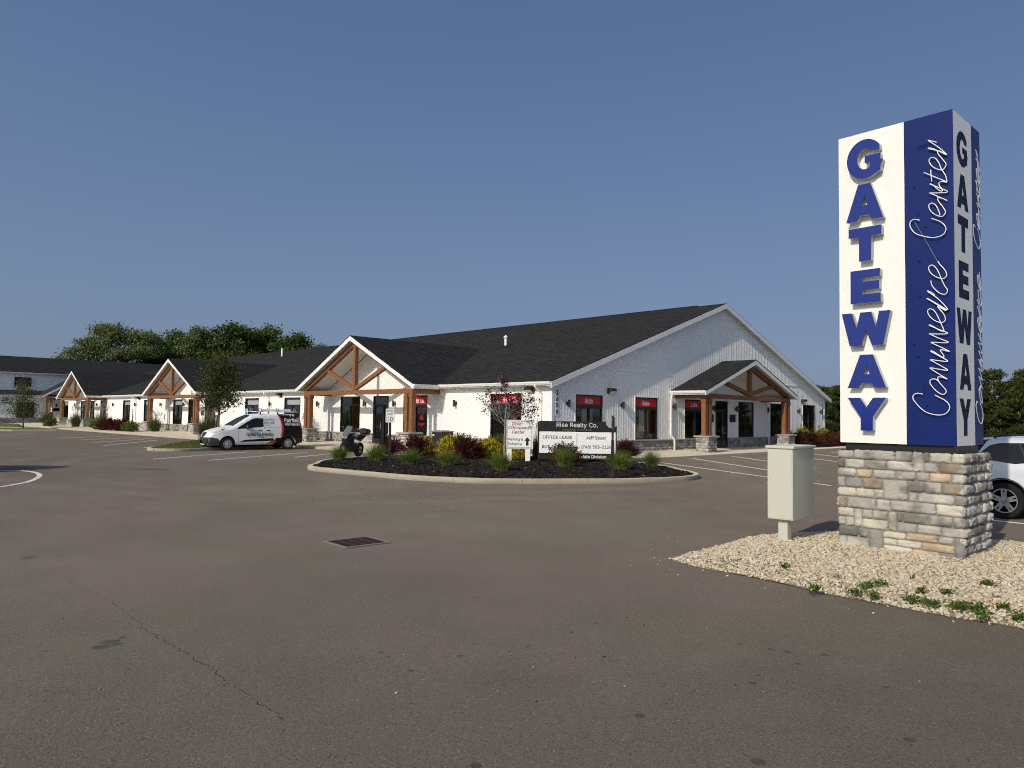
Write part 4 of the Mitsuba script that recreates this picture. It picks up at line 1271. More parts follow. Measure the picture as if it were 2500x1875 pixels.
RB = thing('realty_board', 'wide black and white real estate board on two black posts in the island', 'sign board')
F = facing(2.497, 27.6, -0.02)
RW = 1.44
add('board', tm(box(-RW, RW, .535, 1.34, 0, .025), F), 'sheet_white', RB)
add('header', tm(box(-RW - .012, RW + .012, 1.345, 1.74, .0, .034), F), 'black_paint', RB)
add('footer', tm(box(-RW - .012, RW + .012, .30, .53, .0, .034), F), 'black_paint', RB)
add('lettering', tm(text('Rise Realty Co.', 1.55, .215), F @ tl(-.012, 1.585, .0345)), 'print_white', RB)
add('lettering', tm(text('DECIDE TO RISE', 1.08, .05), F @ tl(-.01, 1.42, .0345)), 'print_grey', RB)
for s_, x_, z_, w_, h_, b_ in (('OFFICE LEASE', -0.75, 1.13, 1.12, .125, True), ('BUILD TO SUIT', -0.75, .775, 1.16, .125, True), ('Jeff Sauer', .71, 1.13, .755, .135, True), ('(740) 503\u20132126', .72, .775, 1.12, .15, True)):
    add('lettering', tm(text(s_, w_, h_, b_), F @ tl(x_, z_, .0255)), 'print_black', RB)
add('lettering', tm(text('Real Estate Division', 1.40, .125, True), F @ tl(.39, .418, .0345)), 'print_white', RB)
add('divider', tm(box(-.024, -.006, .60, 1.29, .025, .027), F), 'print_grey', RB)
for x_ in (-RW - .02, RW + .02):
    add('post', tm(box(x_ - .03, x_ + .03, ZI - .3, 1.72, -.05, -.002, .004), F), 'black_paint', RB)
    for z_ in (1.66, .85, .60):
        add('bolt', tm(cyl((x_ * .985, z_, .03), (x_ * .985, z_, .04), .014, 8), F), 'galvanised', RB)

OC = thing('clinic_sign', 'white sign with maroon script and black arrow on two white posts', 'sign')
F = facing(0.32, 27.6, -0.02)
add('board', tm(box(-.50, .50, .69, 1.765, 0, .03), F), 'sheet_white', OC)
bo = sbox(-.465, .725, .465, 1.73)
add('border', extr(bo.difference(bo.buffer(-0.016, join_style='mitre')), 0.002, F @ tl(0, 0, .0305)), 'print_black', OC)
for s_, x_, z_, w_, h_ in (('Ohio', -.12, 1.62, .36, .14), ('Orthopaedic', .01, 1.46, .90, .15), ('Center', -.05, 1.31, .48, .13)):
    mt = text(s_, w_, h_, True)
    mt.apply_transform(np.array([[1, .22, 0, 0], [0, 1, 0, 0], [0, 0, 1, 0], [0, 0, 0, 1.0]]))
    add('lettering', tm(mt, F @ tl(x_, z_, .0305)), 'print_maroon', OC)
for s_, x_, z_, w_, h_ in (('Parking &', -.15, 1.02, .56, .13), ('Entrance', -.17, .86, .52, .105)):
    add('lettering', tm(text(s_, w_, h_, True), F @ tl(x_, z_, .0305)), 'print_black', OC)
ar = Polygon([(-.05, 0), (.05, 0), (.05, .18), (.115, .18), (0, .32), (-.115, .18), (-.05, .18)])
add('arrow', extr(ar, .002, F @ tl(.29, .80, .0305)), 'print_black', OC)
for x_ in (-.39, .31):
    add('post', tm(box(x_ - .095, x_ + .095, ZI - .3, .72, -.20, -.002, .01), F), 'white_trim', OC)

# ------------------------------------------------------------------ air conditioner, posts with signs
AC = thing('air_conditioner', 'black air conditioner condenser on a pad against the white front wall', 'air conditioner')
A = BM @ tl(-6.35, -1.05, 0.0)
add('pad', tm(box(-.52, .52, -.52, .52, .05, .21, .01), A), 'concrete', AC)
add('casing', tm(cat([box(-.38, .38, -.38, .38, .215, 1.06, .02)]), A), 'dark_unit', AC)
add('lid', tm(box(-.41, .41, -.41, .41, 1.06, 1.12, .02), A), 'frame_steel', AC)
for i in range(9):
    z_ = .30 + i * .085
    add('louvre', tm(cat([box(-.36, .36, -.395, -.381, z_, z_ + .028), box(.381, .395, -.36, .36, z_, z_ + .028)]), A), 'black_metal', AC)
add('fan_guard', tm(cat([tube([(r_ * math.cos(t), r_ * math.sin(t), 1.135) for t in np.linspace(0, 2 * math.pi, 33)], .008, 5) for r_ in (.08, .16, .24, .32)] + [bar((0, 0, 1.13), (.33 * math.cos(t), .33 * math.sin(t), 1.13), .01, .01) for t in np.arange(0, 6.2, .785)]), A), 'black_metal', AC)
add('data_plate', tm(box(-.30, -.16, -.398, -.396, .88, .95), A), 'print_white', AC)
add('line_set', tm(tube(smooth_line([(.2, .38, .5), (.22, .7, .5), (.22, 1.0, .9)], 5), .022, 8), A), 'black_metal', AC)


def post_sign(x, y, h, style, label):
    k = thing('parking_sign_post', label, 'sign')
    F = facing(x, y, YAW * 0.0 - 0.75)
    add('post', tm(box(-.028, .028, 0, h, -.028, .028), F), 'black_metal', k)
    add('panel', tm(box(-.15, .15, h - .48, h - .02, .029, .033), F), 'sheet_white', k)
    if style == 'red':
        add('print', tm(box(-.11, .11, h - .30, h - .17, .0332, .0345), F), 'banner_red', k)
    elif style == 'teal':
        add('print', tm(cat([box(-.13, .13, h - .14, h - .06, .0332, .0345), box(-.09, .09, h - .40, h - .20, .0332, .0345)]), F), 'print_teal', k)
    return k


plain('print_teal', (0.03, 0.20, 0.26), 0.5)
for x, y, h, st, lb in ((-48.6, 77.0, 2.15, 'red', 'red and white sign on a black post beside the farthest tall grass clump'), (-40.5, 73.0, 2.15, 'red', 'red and white sign post right of the third porch'), (-37.5, 68.2, 1.55, 'plain', 'low plain sign post among the shrubs beyond the red hedge'),
                        (-34.2, 65.8, 2.1, 'teal', 'teal and white sign post rising behind the dark red shrubs'), (-31.9, 65.4, 2.1, 'plain', 'plain white sign post left of the second porch'),
                        (-17.9, 44.3, 2.2, 'red', 'red and white sign post just right of the pear tree'), (-16.7, 46.0, 2.15, 'teal', 'teal and white sign post between the pear tree and the van roof')):
    post_sign(x, y, h, st, lb)

# ------------------------------------------------------------------ the building across the far end
FB = thing('far_building', 'two level white building with dark roof across the far left end', 'building')
XB = -89.5
BFm = lambda y, x=XB, z=0.0: BM @ frame((x, y, z), (0, 1, 0), (0, 0, 1), (1, 0, 0))   # its front looks along +x
YB0, YB1 = -26.0, 22.0


def ribs(s0, s1, z0, z1, F, pitch=0.305):
    return cat([tm(box(s0, s1, z0, z1, -0.1, 0), F)] + [tm(box(s - .022, s + .022, z0, z1, -.01, .008), F) for s in np.arange(s0 + .1, s1, pitch)])


F1, F2 = BFm(0), BFm(0, XB - 1.9)
add('siding', ribs(YB0, YB1, .8, 3.62, F1), 'white_siding', FB)
add('siding', ribs(YB0, YB1, 4.1, 6.62, F2), 'white_siding', FB)
add('stone_base', tm(box(YB0, YB1, .05, .80, -.1, .08), F1), 'stone_dark', FB)
r_ = np.random.default_rng(5)
add('base_stones', cat([tm(box(a + .01, b - .01, c + .01, d - .01, .07, .10 + .03 * r_.uniform(), .012), F1) for a, b, c, d in courses(-9.0, 6.0, .1, .76, 4, .3, .6, r_)]), 'stone_dark', FB, kind='stuff')
l1 = math.hypot(2.3, .62)
A1 = BM @ frame((XB + .42, 0, 3.72), (0, 1, 0), np.array([-2.3, 0, .62]) / l1, np.cross((0, 1, 0), np.array([-2.3, 0, .62]) / l1))
add('lower_roof', tm(extr(sbox(YB0 - .3, 0, YB1 + .3, l1), .05, tl(0, 0, 0)), A1), 'shingle', FB)
upb = np.array([-1, 0, .343]) / math.hypot(1, .343)
A2 = BM @ frame((XB - 1.45, 0, 6.72), (0, 1, 0), upb, np.cross((0, 1, 0), upb))
add('roof', tm(courses_of(sbox(YB0 - .4, 0, YB1 + .4, 7.6), .28, .02, .014), A2), 'shingle', FB)
upc = np.array([1, 0, .343]) / math.hypot(1, .343)
A3 = BM @ frame((XB - 1.45 - 2 * 7.6 / math.hypot(1, .343), 0, 6.72), (0, -1, 0), upc, np.cross((0, -1, 0), upc))
add('roof', tm(extr(sbox(-YB1 - .4, 0, -YB0 + .4, 7.6), .03), A3), 'shingle', FB)
add('siding', tm(box(XB - 15.5, XB - 2.0, YB1 - .1, YB1, .05, 6.6), BM), 'white_siding', FB)
add('siding', tm(box(XB - 15.5, XB - 2.0, YB0, YB0 + .1, .05, 6.6), BM), 'white_siding', FB)
add('gutter', gutter(BFm(0, XB + .42, 3.74), YB0 - .3, -1.0), 'white_trim', FB)
add('fascia', tm(box(YB0 - .3, YB1, 3.44, 3.62, .38, .42), F1), 'white_trim', FB)
add('soffit', tm(box(YB0 - .3, YB1, 3.42, 3.44, 0, .42), F1), 'white_soffit', FB)
add('gutter', gutter(BFm(0, XB - 1.45, 6.72), YB0 - .4, YB1 + .4), 'white_trim', FB)
add('soffit', tm(box(YB0 - .4, YB1, 6.54, 6.58, 0, .45), F2), 'white_soffit', FB)
for F, a, b, c, d in ((F2, -3.42, -1.52, 4.92, 6.12), (F1, -3.40, -1.47, .82, 2.80), (F2, -12.0, -10.1, 4.92, 6.12), (F1, -12.0, -10.1, .82, 2.80), (F1, 7.5, 9.5, .82, 2.8)):
    k = key('window', FB)
    o = sbox(a, c, b, d)
    add('frame', extr(o.difference(unary_union([sbox(a + .07, c + .07, (a + b) / 2 - .03, d - .07), sbox((a + b) / 2 + .03, c + .07, b - .07, d - .07)])), .06, F), 'black_metal', k)
    add('pane', extr(o.buffer(-.05, join_style='mitre'), .01, F @ tl(0, 0, .024)), 'far_pane', k)
plain('far_pane', (0.006, 0.007, 0.008), 0.25, spec=0.25)
# its entrance porch
k = key('porch', FB)
ypk, zpk = 3.6, 6.0
v = []
sl2 = (5.02 - 3.70) / 2.1
for sg in (1, -1):
    up = np.array([-sg, sl2, 0]) / math.hypot(1, sl2)
    al = np.array([0, 0, -sg * 1.0])
    Fm = BFm(ypk, XB + 2.0) @ frame((sg * 4.6, 3.70, 0), al, up, np.cross(al, up))
    q = sbox(-.3, 0, 4.2, 4.6 * math.hypot(1, sl2)) if sg == 1 else sbox(-4.2, 0, .3, 4.6 * math.hypot(1, sl2))
    v.append(tm(extr(q, .05), Fm))
scene[k] = mikit.ply(cat(v), 'shingle', False)
for sg in (1, -1):
    p = np.array([(sg * 4.65, 3.68, n) for n in (.26, .31)] + [(sg * 4.65, 3.42, n) for n in (.26, .31)] + [(0, 3.68 + 4.65 * sl2, n) for n in (.26, .31)] + [(0, 3.42 + 4.65 * sl2, n) for n in (.26, .31)])
    add('rake_board', tm(trimesh.convex.convex_hull(p), BFm(ypk, XB + 2.0)), 'white_trim', k)
    add('beam', tm(box(min(sg * 4.2, sg * 3.95), max(sg * 4.2, sg * 3.95), 3.15, 3.42, -2.0, -.25), BFm(ypk, XB + 2.0)), 'stained_cedar', k)
    for j in (0, .5):
        add('post', tm(box(sg * (4.05 - j) - .15, sg * (4.05 - j) + .15, .9, 3.15, -.3, 0), BFm(ypk, XB + 2.0)), 'stained_cedar', k)
add('beam', tm(box(-4.2, 4.2, 3.15, 3.42, -.25, 0), BFm(ypk, XB + 2.0)), 'stained_cedar', k)
add('tympanum', tm(trimesh.convex.convex_hull(np.array([(-4.4, 3.42, n) for n in (-1.9, -1.8)] + [(4.4, 3.42, n) for n in (-1.9, -1.8)] + [(0, 3.42 + 4.4 * sl2, n) for n in (-1.9, -1.8)])), BFm(ypk, XB + 2.0)), 'white_siding', k)
add('plaque', tm(box(.5, 1.4, 1.72, 2.12, 0, .03), F1), 'black_paint', FB)
add('wall_lamp', tm(box(.92, 1.08, 2.3, 2.65, 0, .2), F1), 'lamp_bronze', FB)

# lawns, their kerb and the walk at the far end
FK = lambda pts, h, name, m, parent=None, **kw: add(name, extr(Polygon(pts), h + .1, tl(0, 0, -.1)), m, parent, **kw)
FK([(-60.0, 70.0), (-46.5, 63.2), (-43.2, 63.2), (-40.6, 64.6), (-44.5, 69.4), (-48.0, 70.6), (-54.0, 71.2), (-63.0, 80.0)], .11, 'lawn', 'lawn_grass', kind='structure')
FK([(-60.5, 69.4), (-46.6, 62.8), (-43.0, 62.8), (-40.2, 64.5), (-40.45, 64.7), (-43.1, 63.1), (-46.5, 63.1), (-60.2, 69.8)], .14, 'kerb_segment', 'kerb_concrete', KERB)
FK([(-63.0, 80.2), (-54.1, 71.5), (-47.9, 70.9), (-47.0, 72.8), (-52.5, 73.6), (-62.2, 82.6)], .12, 'walk', 'concrete', kind='structure')
FK([(-62.4, 82.9), (-52.4, 73.8), (-50.6, 75.2), (-61.0, 90.5), (-66.0, 92.0), (-80, 92)], .13, 'lawn', 'lawn_grass', kind='structure')

# grassed peninsula behind the van
PEN = Polygon(smooth_line([(-17.93, 36.6), (-17.55, 35.2), (-16.8, 34.6), (-15.8, 34.8), (-14.9, 36.0), (-13.5, 38.4), (-12.6, 41.0), (-12.4, 42.6), (-18.6, 47.0), (-19.3, 44.5), (-18.7, 40.0), (-17.93, 36.6)], 5)).buffer(0)
ring = LineString(list(PEN.buffer(-.07).exterior.coords))
n_ = 14
for i in range(n_):
    pts = [ring.interpolate(t) for t in np.linspace(i * ring.length / n_ + .004, (i + 1) * ring.length / n_ - .004, 8)]
    add('kerb_segment', extr(LineString([(q.x, q.y) for q in pts]).buffer(.07, cap_style='flat'), .135), 'kerb_concrete', KERB)
pp, tt = tri_fill(PEN.buffer(-.13), .35, 9)
pz = np.array([.115 + .10 * min(1, PEN.exterior.distance(Point(*q)) / 1.2) for q in pp])
add('lawn', trimesh.Trimesh(np.c_[pp, pz], tt, process=False), 'lawn_grass', smooth=True, kind='structure')

# the pale wall at the right edge
RW_ = thing('retaining_wall', 'pale beige block wall beyond the white car at the right edge', 'wall')
wall_c = frame((30.2, 42.6, 0), (0.82, -0.57, 0), BZ, (-0.57, -0.82, 0))
for i in range(7):
    for j in range(4):
        add('block', tm(box(i * 1.2 + (.6 if j % 2 else 0) + .006, (i + 1) * 1.2 + (.6 if j % 2 else 0) - .006, j * .3 + .004, (j + 1) * .3 - .004, -.3, .012 * ((i * 7 + j * 3) % 3), .015), wall_c), 'concrete', RW_)
add('coping', tm(box(-.05, 9.1, 1.2, 1.28, -.34, .05, .015), wall_c), 'concrete', RW_)

# ------------------------------------------------------------------ vehicles
plain('van_white', (0.74, 0.75, 0.76), 0.25, clearcoat=0.8, clearcoat_gloss=0.9)
plain('car_white', (0.66, 0.71, 0.76), 0.25, clearcoat=0.9, clearcoat_gloss=0.95)
plain('car_dark', (0.02, 0.022, 0.03), 0.25, clearcoat=0.9, clearcoat_gloss=0.95)
plain('wrap_black', (0.004, 0.004, 0.0045), 0.4, spec=0.3)
plain('wrap_red', (0.50, 0.03, 0.02), 0.35)
plain('car_glass', (0.006, 0.008, 0.009), 0.05)
plain('screen_glass', (0.035, 0.055, 0.058), 0.04)
plain('rubber', (0.014, 0.014, 0.014), 0.8, spec=0.2)
plain('bumper_plastic', (0.028, 0.029, 0.032), 0.6)
plain('hub_silver', (0.48, 0.49, 0.50), 0.35, metal=0.6)
plain('alloy', (0.50, 0.51, 0.53), 0.3, metal=0.8)
plain('lamp_clear', (0.55, 0.57, 0.58), 0.12)
plain('lamp_amber', (0.20, 0.03, 0.02), 0.2)
plain('arch_black', (0.004, 0.004, 0.004), 0.95, spec=0.0)
plain('chrome', (0.60, 0.61, 0.62), 0.2, metal=0.9)


class Body:
    """A car body from a side outline (x forward, z up): rounded towards the outline, drawn in towards roof and nose."""

    def __init__(self, outline, wheels, wr, hw, tumble, L, fillet=0.10, nose=0.16, tail=0.07):
        self.L, self.hw, self.tumble, self.fil, self.nose, self.tail = L, hw, tumble, fillet, nose, tail
        self.out = Polygon(outline)
        cut = self.out
        for x, z in wheels:
            cut = cut.difference(Point(x, z).buffer(wr, 24)).difference(sbox(x - wr, -1, x + wr, z))
        self.poly = cut
        self.upper = self.out.exterior

    def y(self, x, z):
        x, z = np.asarray(x, float), np.asarray(z, float)
        b, t0, t1, k = self.tumble                       # half width grows to the belt, leans in above it
        h = self.hw * (1 - 0.05 * np.clip((0.6 - z) / 0.4, 0, 1) ** 2 - k * np.clip((z - t0) / (t1 - t0), 0, 1.2) ** 1.25)
        h = h - self.nose * np.clip((x - (self.L - 0.8)) / 0.8, 0, 1) ** 2 - self.tail * np.clip((0.6 - x) / 0.6, 0, 1) ** 2
        import shapely
        d = shapely.distance(shapely.points(np.c_[np.ravel(x), np.ravel(z)]), self.upper).reshape(np.shape(x))
        q = np.clip(1 - d / self.fil, 0, 1)
        low = np.clip((z - 0.30) / 0.15, 0.25, 1)
        return h - self.fil * low * (1 - np.sqrt(np.clip(1 - q * q, 0, 1)))

    def mesh(self, step=0.07):
        p, t = tri_fill(self.poly, step, 2, 0.2)
        yy = self.y(p[:, 0], p[:, 1])
        n = len(p)
        left, right = np.c_[p[:, 0], yy, p[:, 1]], np.c_[p[:, 0], -yy, p[:, 1]]
        f = [t[:, ::-1], t + n]
        v = [left, right]
        # the skin between the two sides, bowed a little
        import shapely
        ring = np.array(self.poly.exterior.segmentize(step).coords)[:-1]
        m, nb = 9, len(ring)
        ry = self.y(ring[:, 0], ring[:, 1])
        nose = np.clip((ring[:, 0] - (self.L - 0.5)) / 0.5, 0, 1)
        back = np.clip((0.4 - ring[:, 0]) / 0.4, 0, 1)
        roof = np.clip((ring[:, 1] - 0.9) / 0.3, 0, 1)
        grid = []
        for s in np.linspace(1, -1, m):
            bow = 1 - s * s
            grid.append(np.c_[ring[:, 0] + 0.11 * nose * bow - 0.05 * back * bow, ry * s, ring[:, 1] + 0.035 * roof * bow])
        g0 = 2 * n
        v.append(np.vstack(grid))
        q = []
        for a in range(m - 1):
            for b in range(nb):
                i, j = g0 + a * nb + b, g0 + a * nb + (b + 1) % nb
                q += [(i, j, j + nb), (i, j + nb, i + nb)]
        f.append(np.array(q))
        mesh = trimesh.Trimesh(np.vstack(v), np.vstack(f), process=False)
        mesh.merge_vertices(digits_vertex=4)
        mesh.fix_normals()
        return mesh

    def patch(self, poly, side, off=0.004, step=0.06, th=None):
        """A panel that lies on one side (1 left, -1 right)."""
        out = []
        for g in getattr(poly, 'geoms', [poly]):
            p, t = tri_fill(g, step, 3, 0.1)
            yy = (self.y(p[:, 0], p[:, 1]) + off) * side
            out.append(trimesh.Trimesh(np.c_[p[:, 0], yy, p[:, 1]], t if side == -1 else t[:, ::-1], process=False))
        return cat(out)

    def letters(self, s, xc, zc, w, h, side, off=0.006, bold=True):
        m = text(s, w, h, bold, 0.002)
        v = m.vertices.copy()
        x = xc - side * v[:, 0]
        z = zc + v[:, 1]
        return trimesh.Trimesh(np.c_[x, (self.y(x, z) + off + v[:, 2]) * side, z], m.faces if side == -1 else m.faces, process=False)


def wheel(parent, M, R, rim, w, style):
    """Axle along y, outer face towards +y."""
    k = key('wheel', parent)
    prof = [(rim * .96, -w / 2), (R * .93, -w / 2), (R * .985, -w * .40), (R, -w * .3), (R, w * .3), (R * .985, w * .40), (R * .93, w / 2), (rim * 1.02, w / 2 - .004), (rim * .96, w / 2 - .02), (rim * .96, -w / 2)]
    rx = rot((1, 0, 0), -math.pi / 2)
    scene[k] = mikit.ply(tm(lathe(prof, 40), M @ rx), 'rubber', 40)
    add('barrel', tm(lathe([(rim * .97, -w / 2 + .01), (rim * .97, w / 2 - .02), (rim * .90, w / 2 - .02), (rim * .86, 0), (0, -.02), (0, -.05), (rim * .9, -w / 2 + .01), (rim * .97, -w / 2 + .01)], 32), M @ rx), 'arch_black', k, smooth=40)
    F = M @ frame((0, w / 2 - .035, 0), (-1, 0, 0), (0, 0, 1), (0, 1, 0))
    if style == 'cap':
        d = Point(0, 0).buffer(rim * .98, 32)
        hs = [affinity.rotate(affinity.translate(Polygon([(-.034, 0), (.034, 0), (.020, .058), (-.020, .058)]), 0, rim * .60), 45 * j + 22, origin=(0, 0)) for j in range(8)]
        add('hub_cap', tm(extr(d.difference(unary_union(hs)), .018), F), 'hub_silver', k)
        add('hub', tm(tm(lathe([(0, .05), (.035, .048), (.05, .02), (.05, 0), (0, 0)], 20), np.eye(4)), F), 'hub_silver', k, smooth=40)
    else:
        add('rim_ring', extr(Point(0, 0).buffer(rim, 40).difference(Point(0, 0).buffer(rim * .90, 40)), .022, F), 'alloy', k)
        for j in range(5):
            sp = [affinity.rotate(Polygon([(-.052, rim * .92), (-.012, rim * .92), (-.012, .05), (-.048, .05)]), 72 * j, origin=(0, 0)), affinity.rotate(Polygon([(.052, rim * .92), (.012, rim * .92), (.012, .05), (.048, .05)]), 72 * j, origin=(0, 0)),
                  affinity.rotate(sbox(-.02, .05, .02, rim * .62), 72 * j, origin=(0, 0))]
            add('spoke', extr(unary_union(sp), .02, F @ tl(0, 0, -.006)), 'alloy', k)
        add('hub', tm(lathe([(0, .026), (.032, .025), (.036, .01), (.075, .006), (.078, -.01), (0, -.01)], 24), F), 'alloy', k, smooth=40)
        for j in range(5):
            a = math.radians(90 + 72 * j + 36)
            add('nut', tm(cyl((.056 * math.cos(a), .056 * math.sin(a), 0), (.056 * math.cos(a), .056 * math.sin(a), .012), .010, 8), F), 'black_metal', k)
    return k


def wheels(parent, M, xs, track, R, rim, w, style):
    for x in xs:
        for sd in (1, -1):
            wheel(parent, M @ tl(x, sd * (track - w / 2), R) @ (np.eye(4) if sd == 1 else rot((0, 0, 1), math.pi)), R, rim, w, style)


# --- the van
VAN = thing('delivery_van', 'white and black wrapped fire protection van with ladder rack, parked nose out', 'van')
VL = 4.82
vang = math.radians(217.5)
VH = np.array([math.cos(vang), math.sin(vang), 0])
vrear = np.array([-11.66, 38.1, 0.0])
VM = frame(vrear - VH * 0.83 + np.array([VH[1], -VH[0], 0]) * 0.86, VH, (-VH[1], VH[0], 0), BZ)   # x forward from the tail, y left
vo = [(0.05, .36), (0.0, .55), (0.02, .95), (0.08, 1.32), (0.17, 1.62), (0.24, 1.745), (0.38, 1.80), (1.1, 1.835), (1.9, 1.83), (2.45, 1.80), (2.75, 1.735), (3.05, 1.58), (3.40, 1.36), (3.66, 1.185), (3.95, 1.125), (4.30, 1.045), (4.55, .955), (4.68, .87), (4.74, .74), (4.79, .60), (4.81, .42), (4.78, .28), (4.60, .23), (4.4, .25), (3.2, .27), (1.3, .29), (0.4, .31)]
van = Body(vo, [(0.83, .33), (3.89, .33)], .40, .918, (0, 1.02, 1.80, .13), VL, .12, .17, .06)
add('body', tm(van.mesh(), VM), 'van_white', VAN, smooth=38)
add('underbody', tm(box(.3, 4.5, -.72, .72, .20, .75), VM), 'arch_black', VAN)
B_ = van.poly
for sd in (1, -1):
    tt_ = np.linspace(-.42, 1.05, 24)
    arc_x = [(1.70 - .62 * math.cos(t), 1.06 + .92 * math.sin(t)) for t in tt_]
    rear = Polygon([(-.2, .2), (1.62, .2), (1.50, .60), (arc_x[0][0] + .12, .62)] + arc_x + [(1.3, 2.1), (-.2, 2.1)]).buffer(0).intersection(van.poly.buffer(-.002))
    red = Polygon(arc_x + [(a_ + .02 + .09 * math.cos(t * 1.2), b_ - .0) for (a_, b_), t in reversed(list(zip(arc_x, tt_)))]).buffer(0).intersection(van.poly.buffer(-.012))
    add('wrap', tm(van.patch(rear, sd, .0035), VM), 'wrap_black', VAN)
    add('stripe', tm(van.patch(red, sd, .0045, .05), VM), 'wrap_red', VAN)
    add('sill_stripe', tm(van.patch(Polygon([(3.34, .42), (3.05, .53), (1.66, .60), (1.5, .47)]), sd, .004), VM), 'wrap_black', VAN)
    add('sill_stripe', tm(van.patch(Polygon([(1.98, .32), (1.72, .46), (1.42, .46), (1.56, .32)]), sd, .005), VM), 'wrap_red', VAN)
    win = [(2.13, 1.19), (2.15, 1.60), (2.48, 1.615), (2.66, 1.58), (2.95, 1.42), (3.42, 1.115), (3.40, 1.08), (3.05, 1.10)]
    add('side_window', tm(van.patch(Polygon(win).buffer(.01), sd, .003), VM), 'car_glass', VAN, smooth=True)
    for xa, za, zb_ in ((3.37, .40, 1.06), (2.10, .36, 1.66), (0.98, .75, 1.68)):
        add('door_gap', tm(van.patch(sbox(xa - .006, za, xa + .006, zb_), sd, .002, .2), VM), 'bumper_plastic', VAN)
    add('door_gap', tm(van.patch(sbox(.3, 1.125, 2.10, 1.137), sd, .002, .2), VM), 'bumper_plastic', VAN)
    for xa in (2.32, 1.88):
        add('door_handle', tm(box(xa - .10, xa + .10, sd * .925 - .015, sd * .925 + .015, .985, 1.02, .006), VM), 'bumper_plastic', VAN)
    k = key('mirror', VAN)
    scene[k] = mikit.ply(tm(tm(trimesh.creation.icosphere(2, 1.0), tl(2.98, sd * 1.03, 1.17) @ np.diag([.07, .13, .115, 1])), VM), 'bumper_plastic', True)
    add('arm', tm(bar((3.02, sd * .88, 1.10), (2.99, sd * 1.0, 1.13), .05, .05), VM), 'bumper_plastic', k)
    hl = Polygon([(4.70, .87), (4.62, .955), (4.36, 1.04), (4.02, 1.105), (4.18, .985), (4.45, .885)])
    add('headlight', tm(van.patch(hl.intersection(van.out.buffer(-.004)), sd, .008, .04), VM), 'lamp_clear', VAN, smooth=True)
    add('marker_lamp', tm(van.patch(Polygon([(4.22, 1.045), (4.02, 1.105), (4.14, 1.0)]), sd, .012, .03), VM), 'lamp_amber', VAN)
    add('bumper_corner', tm(van.patch(Polygon([(4.90, .20), (4.90, .66), (4.66, .66), (4.36, .60), (4.28, .50), (4.24, .2)]).intersection(van.poly.buffer(-.006)), sd, .007, .05), VM), 'bumper_plastic', VAN, smooth=True)
    add('rear_bumper', tm(van.patch(Polygon([(-.1, .3), (-.1, .62), (.35, .58), (.42, .3)]).intersection(van.poly.buffer(-.006)), sd, .009, .05), VM), 'bumper_plastic', VAN, smooth=True)
    for s, x, z, w, h, mt in (('Fairfield', .62, 1.53, .84, .23, 'print_white'), ('Fire Protection', .60, 1.32, .82, .14, 'print_white'), ('Fairfield Fire Protection', 2.30, .80, 1.36, .19, 'print_black'), ('fire protection services', 2.22, .66, 1.28, .055, 'print_grey')):
        add('lettering', tm(van.letters(s, x, z, w, h, sd), VM), mt, VAN)
    for i, s in enumerate(('Fire Extinguishers', 'Fire Alarms - Sprinklers', 'Hydrants - Backflow', 'Kitchen Suppression', 'Systems')):
        wd = (.50, .60, .56, .56, .24)[i]
        add('lettering', tm(van.letters(s, 1.84 - (.02 if i < 4 else -.08), 1.56 - .074 * i, wd, .045, sd), VM), 'print_black', VAN)
# nose: windscreen, grille, bumper
def across(pts, hw, off, n=11):
    v, f = [], []
    for i, (x, z) in enumerate(pts):
        a = pts[max(i - 1, 0)]
        b = pts[min(i + 1, len(pts) - 1)]
        t = np.array([b[0] - a[0], b[1] - a[1]])
        nx, nz = np.array([-t[1], t[0]]) / np.linalg.norm(t) * (1 if t[0] < 0 else -1)
        if nz < 0 and abs(nz) > .2:
            nx, nz = -nx, -nz
        if nx < 0:
            nx, nz = -nx, -nz
        for s in np.linspace(1, -1, n):
            bow = 1 - s * s
            v.append((x + nx * off + (0.035 if z > .95 else .11) * bow * nx, s * (hw[i] if hasattr(hw, '__len__') else hw), z + nz * off + .035 * bow * max(nz, 0)))
    for i in range(len(pts) - 1):
        for k in range(n - 1):
            a = i * n + k
            f += [(a, a + 1, a + n + 1), (a, a + n + 1, a + n)]
    return trimesh.Trimesh(np.array(v), np.array(f), process=False)


add('windscreen', tm(across([(2.72, 1.738), (2.9, 1.66), (3.05, 1.58), (3.40, 1.36), (3.62, 1.21)], [.62, .66, .69, .75, .78], .012), VM), 'screen_glass', VAN, smooth=True)
add('wiper', tm(bar((3.60, .1, 1.235), (3.25, .5, 1.47), .015, .015), VM), 'black_metal', VAN)
gr = key('grille', VAN)
scene[gr] = mikit.ply(tm(across([(4.665, .88), (4.72, .80), (4.75, .70), (4.77, .64)], [.40, .44, .42, .36], .012), VM), 'bumper_plastic', True)
for z in (.83, .77, .71):
    add('bar', tm(across([(4.69 + (.83 - z) * .35, z + .016), (4.70 + (.83 - z) * .35, z - .010)], .40, .035), VM), 'black_metal', gr)
add('badge', tm(tm(trimesh.creation.icosphere(2, 1.0), tl(4.845, 0, .80) @ np.diag([.012, .07, .03, 1])), VM), 'chrome', gr, smooth=True)
add('front_bumper', tm(across([(4.765, .64), (4.79, .58), (4.81, .42), (4.78, .28), (4.66, .235)], [.70, .72, .73, .71, .66], .008), VM), 'bumper_plastic', VAN, smooth=True)
add('air_intake', tm(across([(4.805, .50), (4.81, .42), (4.80, .36)], .46, .016), VM), 'arch_black', VAN)
add('antenna', tm(tube([(2.60, .45, 1.78), (2.42, .47, 2.02)], .005, 6), VM), 'black_metal', VAN)
wheels(VAN, VM, (0.83, 3.89), .90, .33, .215, .205, 'cap')
LR = thing('ladder_rack', 'white pipe and ladder rack with uprights on the roof of the wrapped van', 'roof rack')
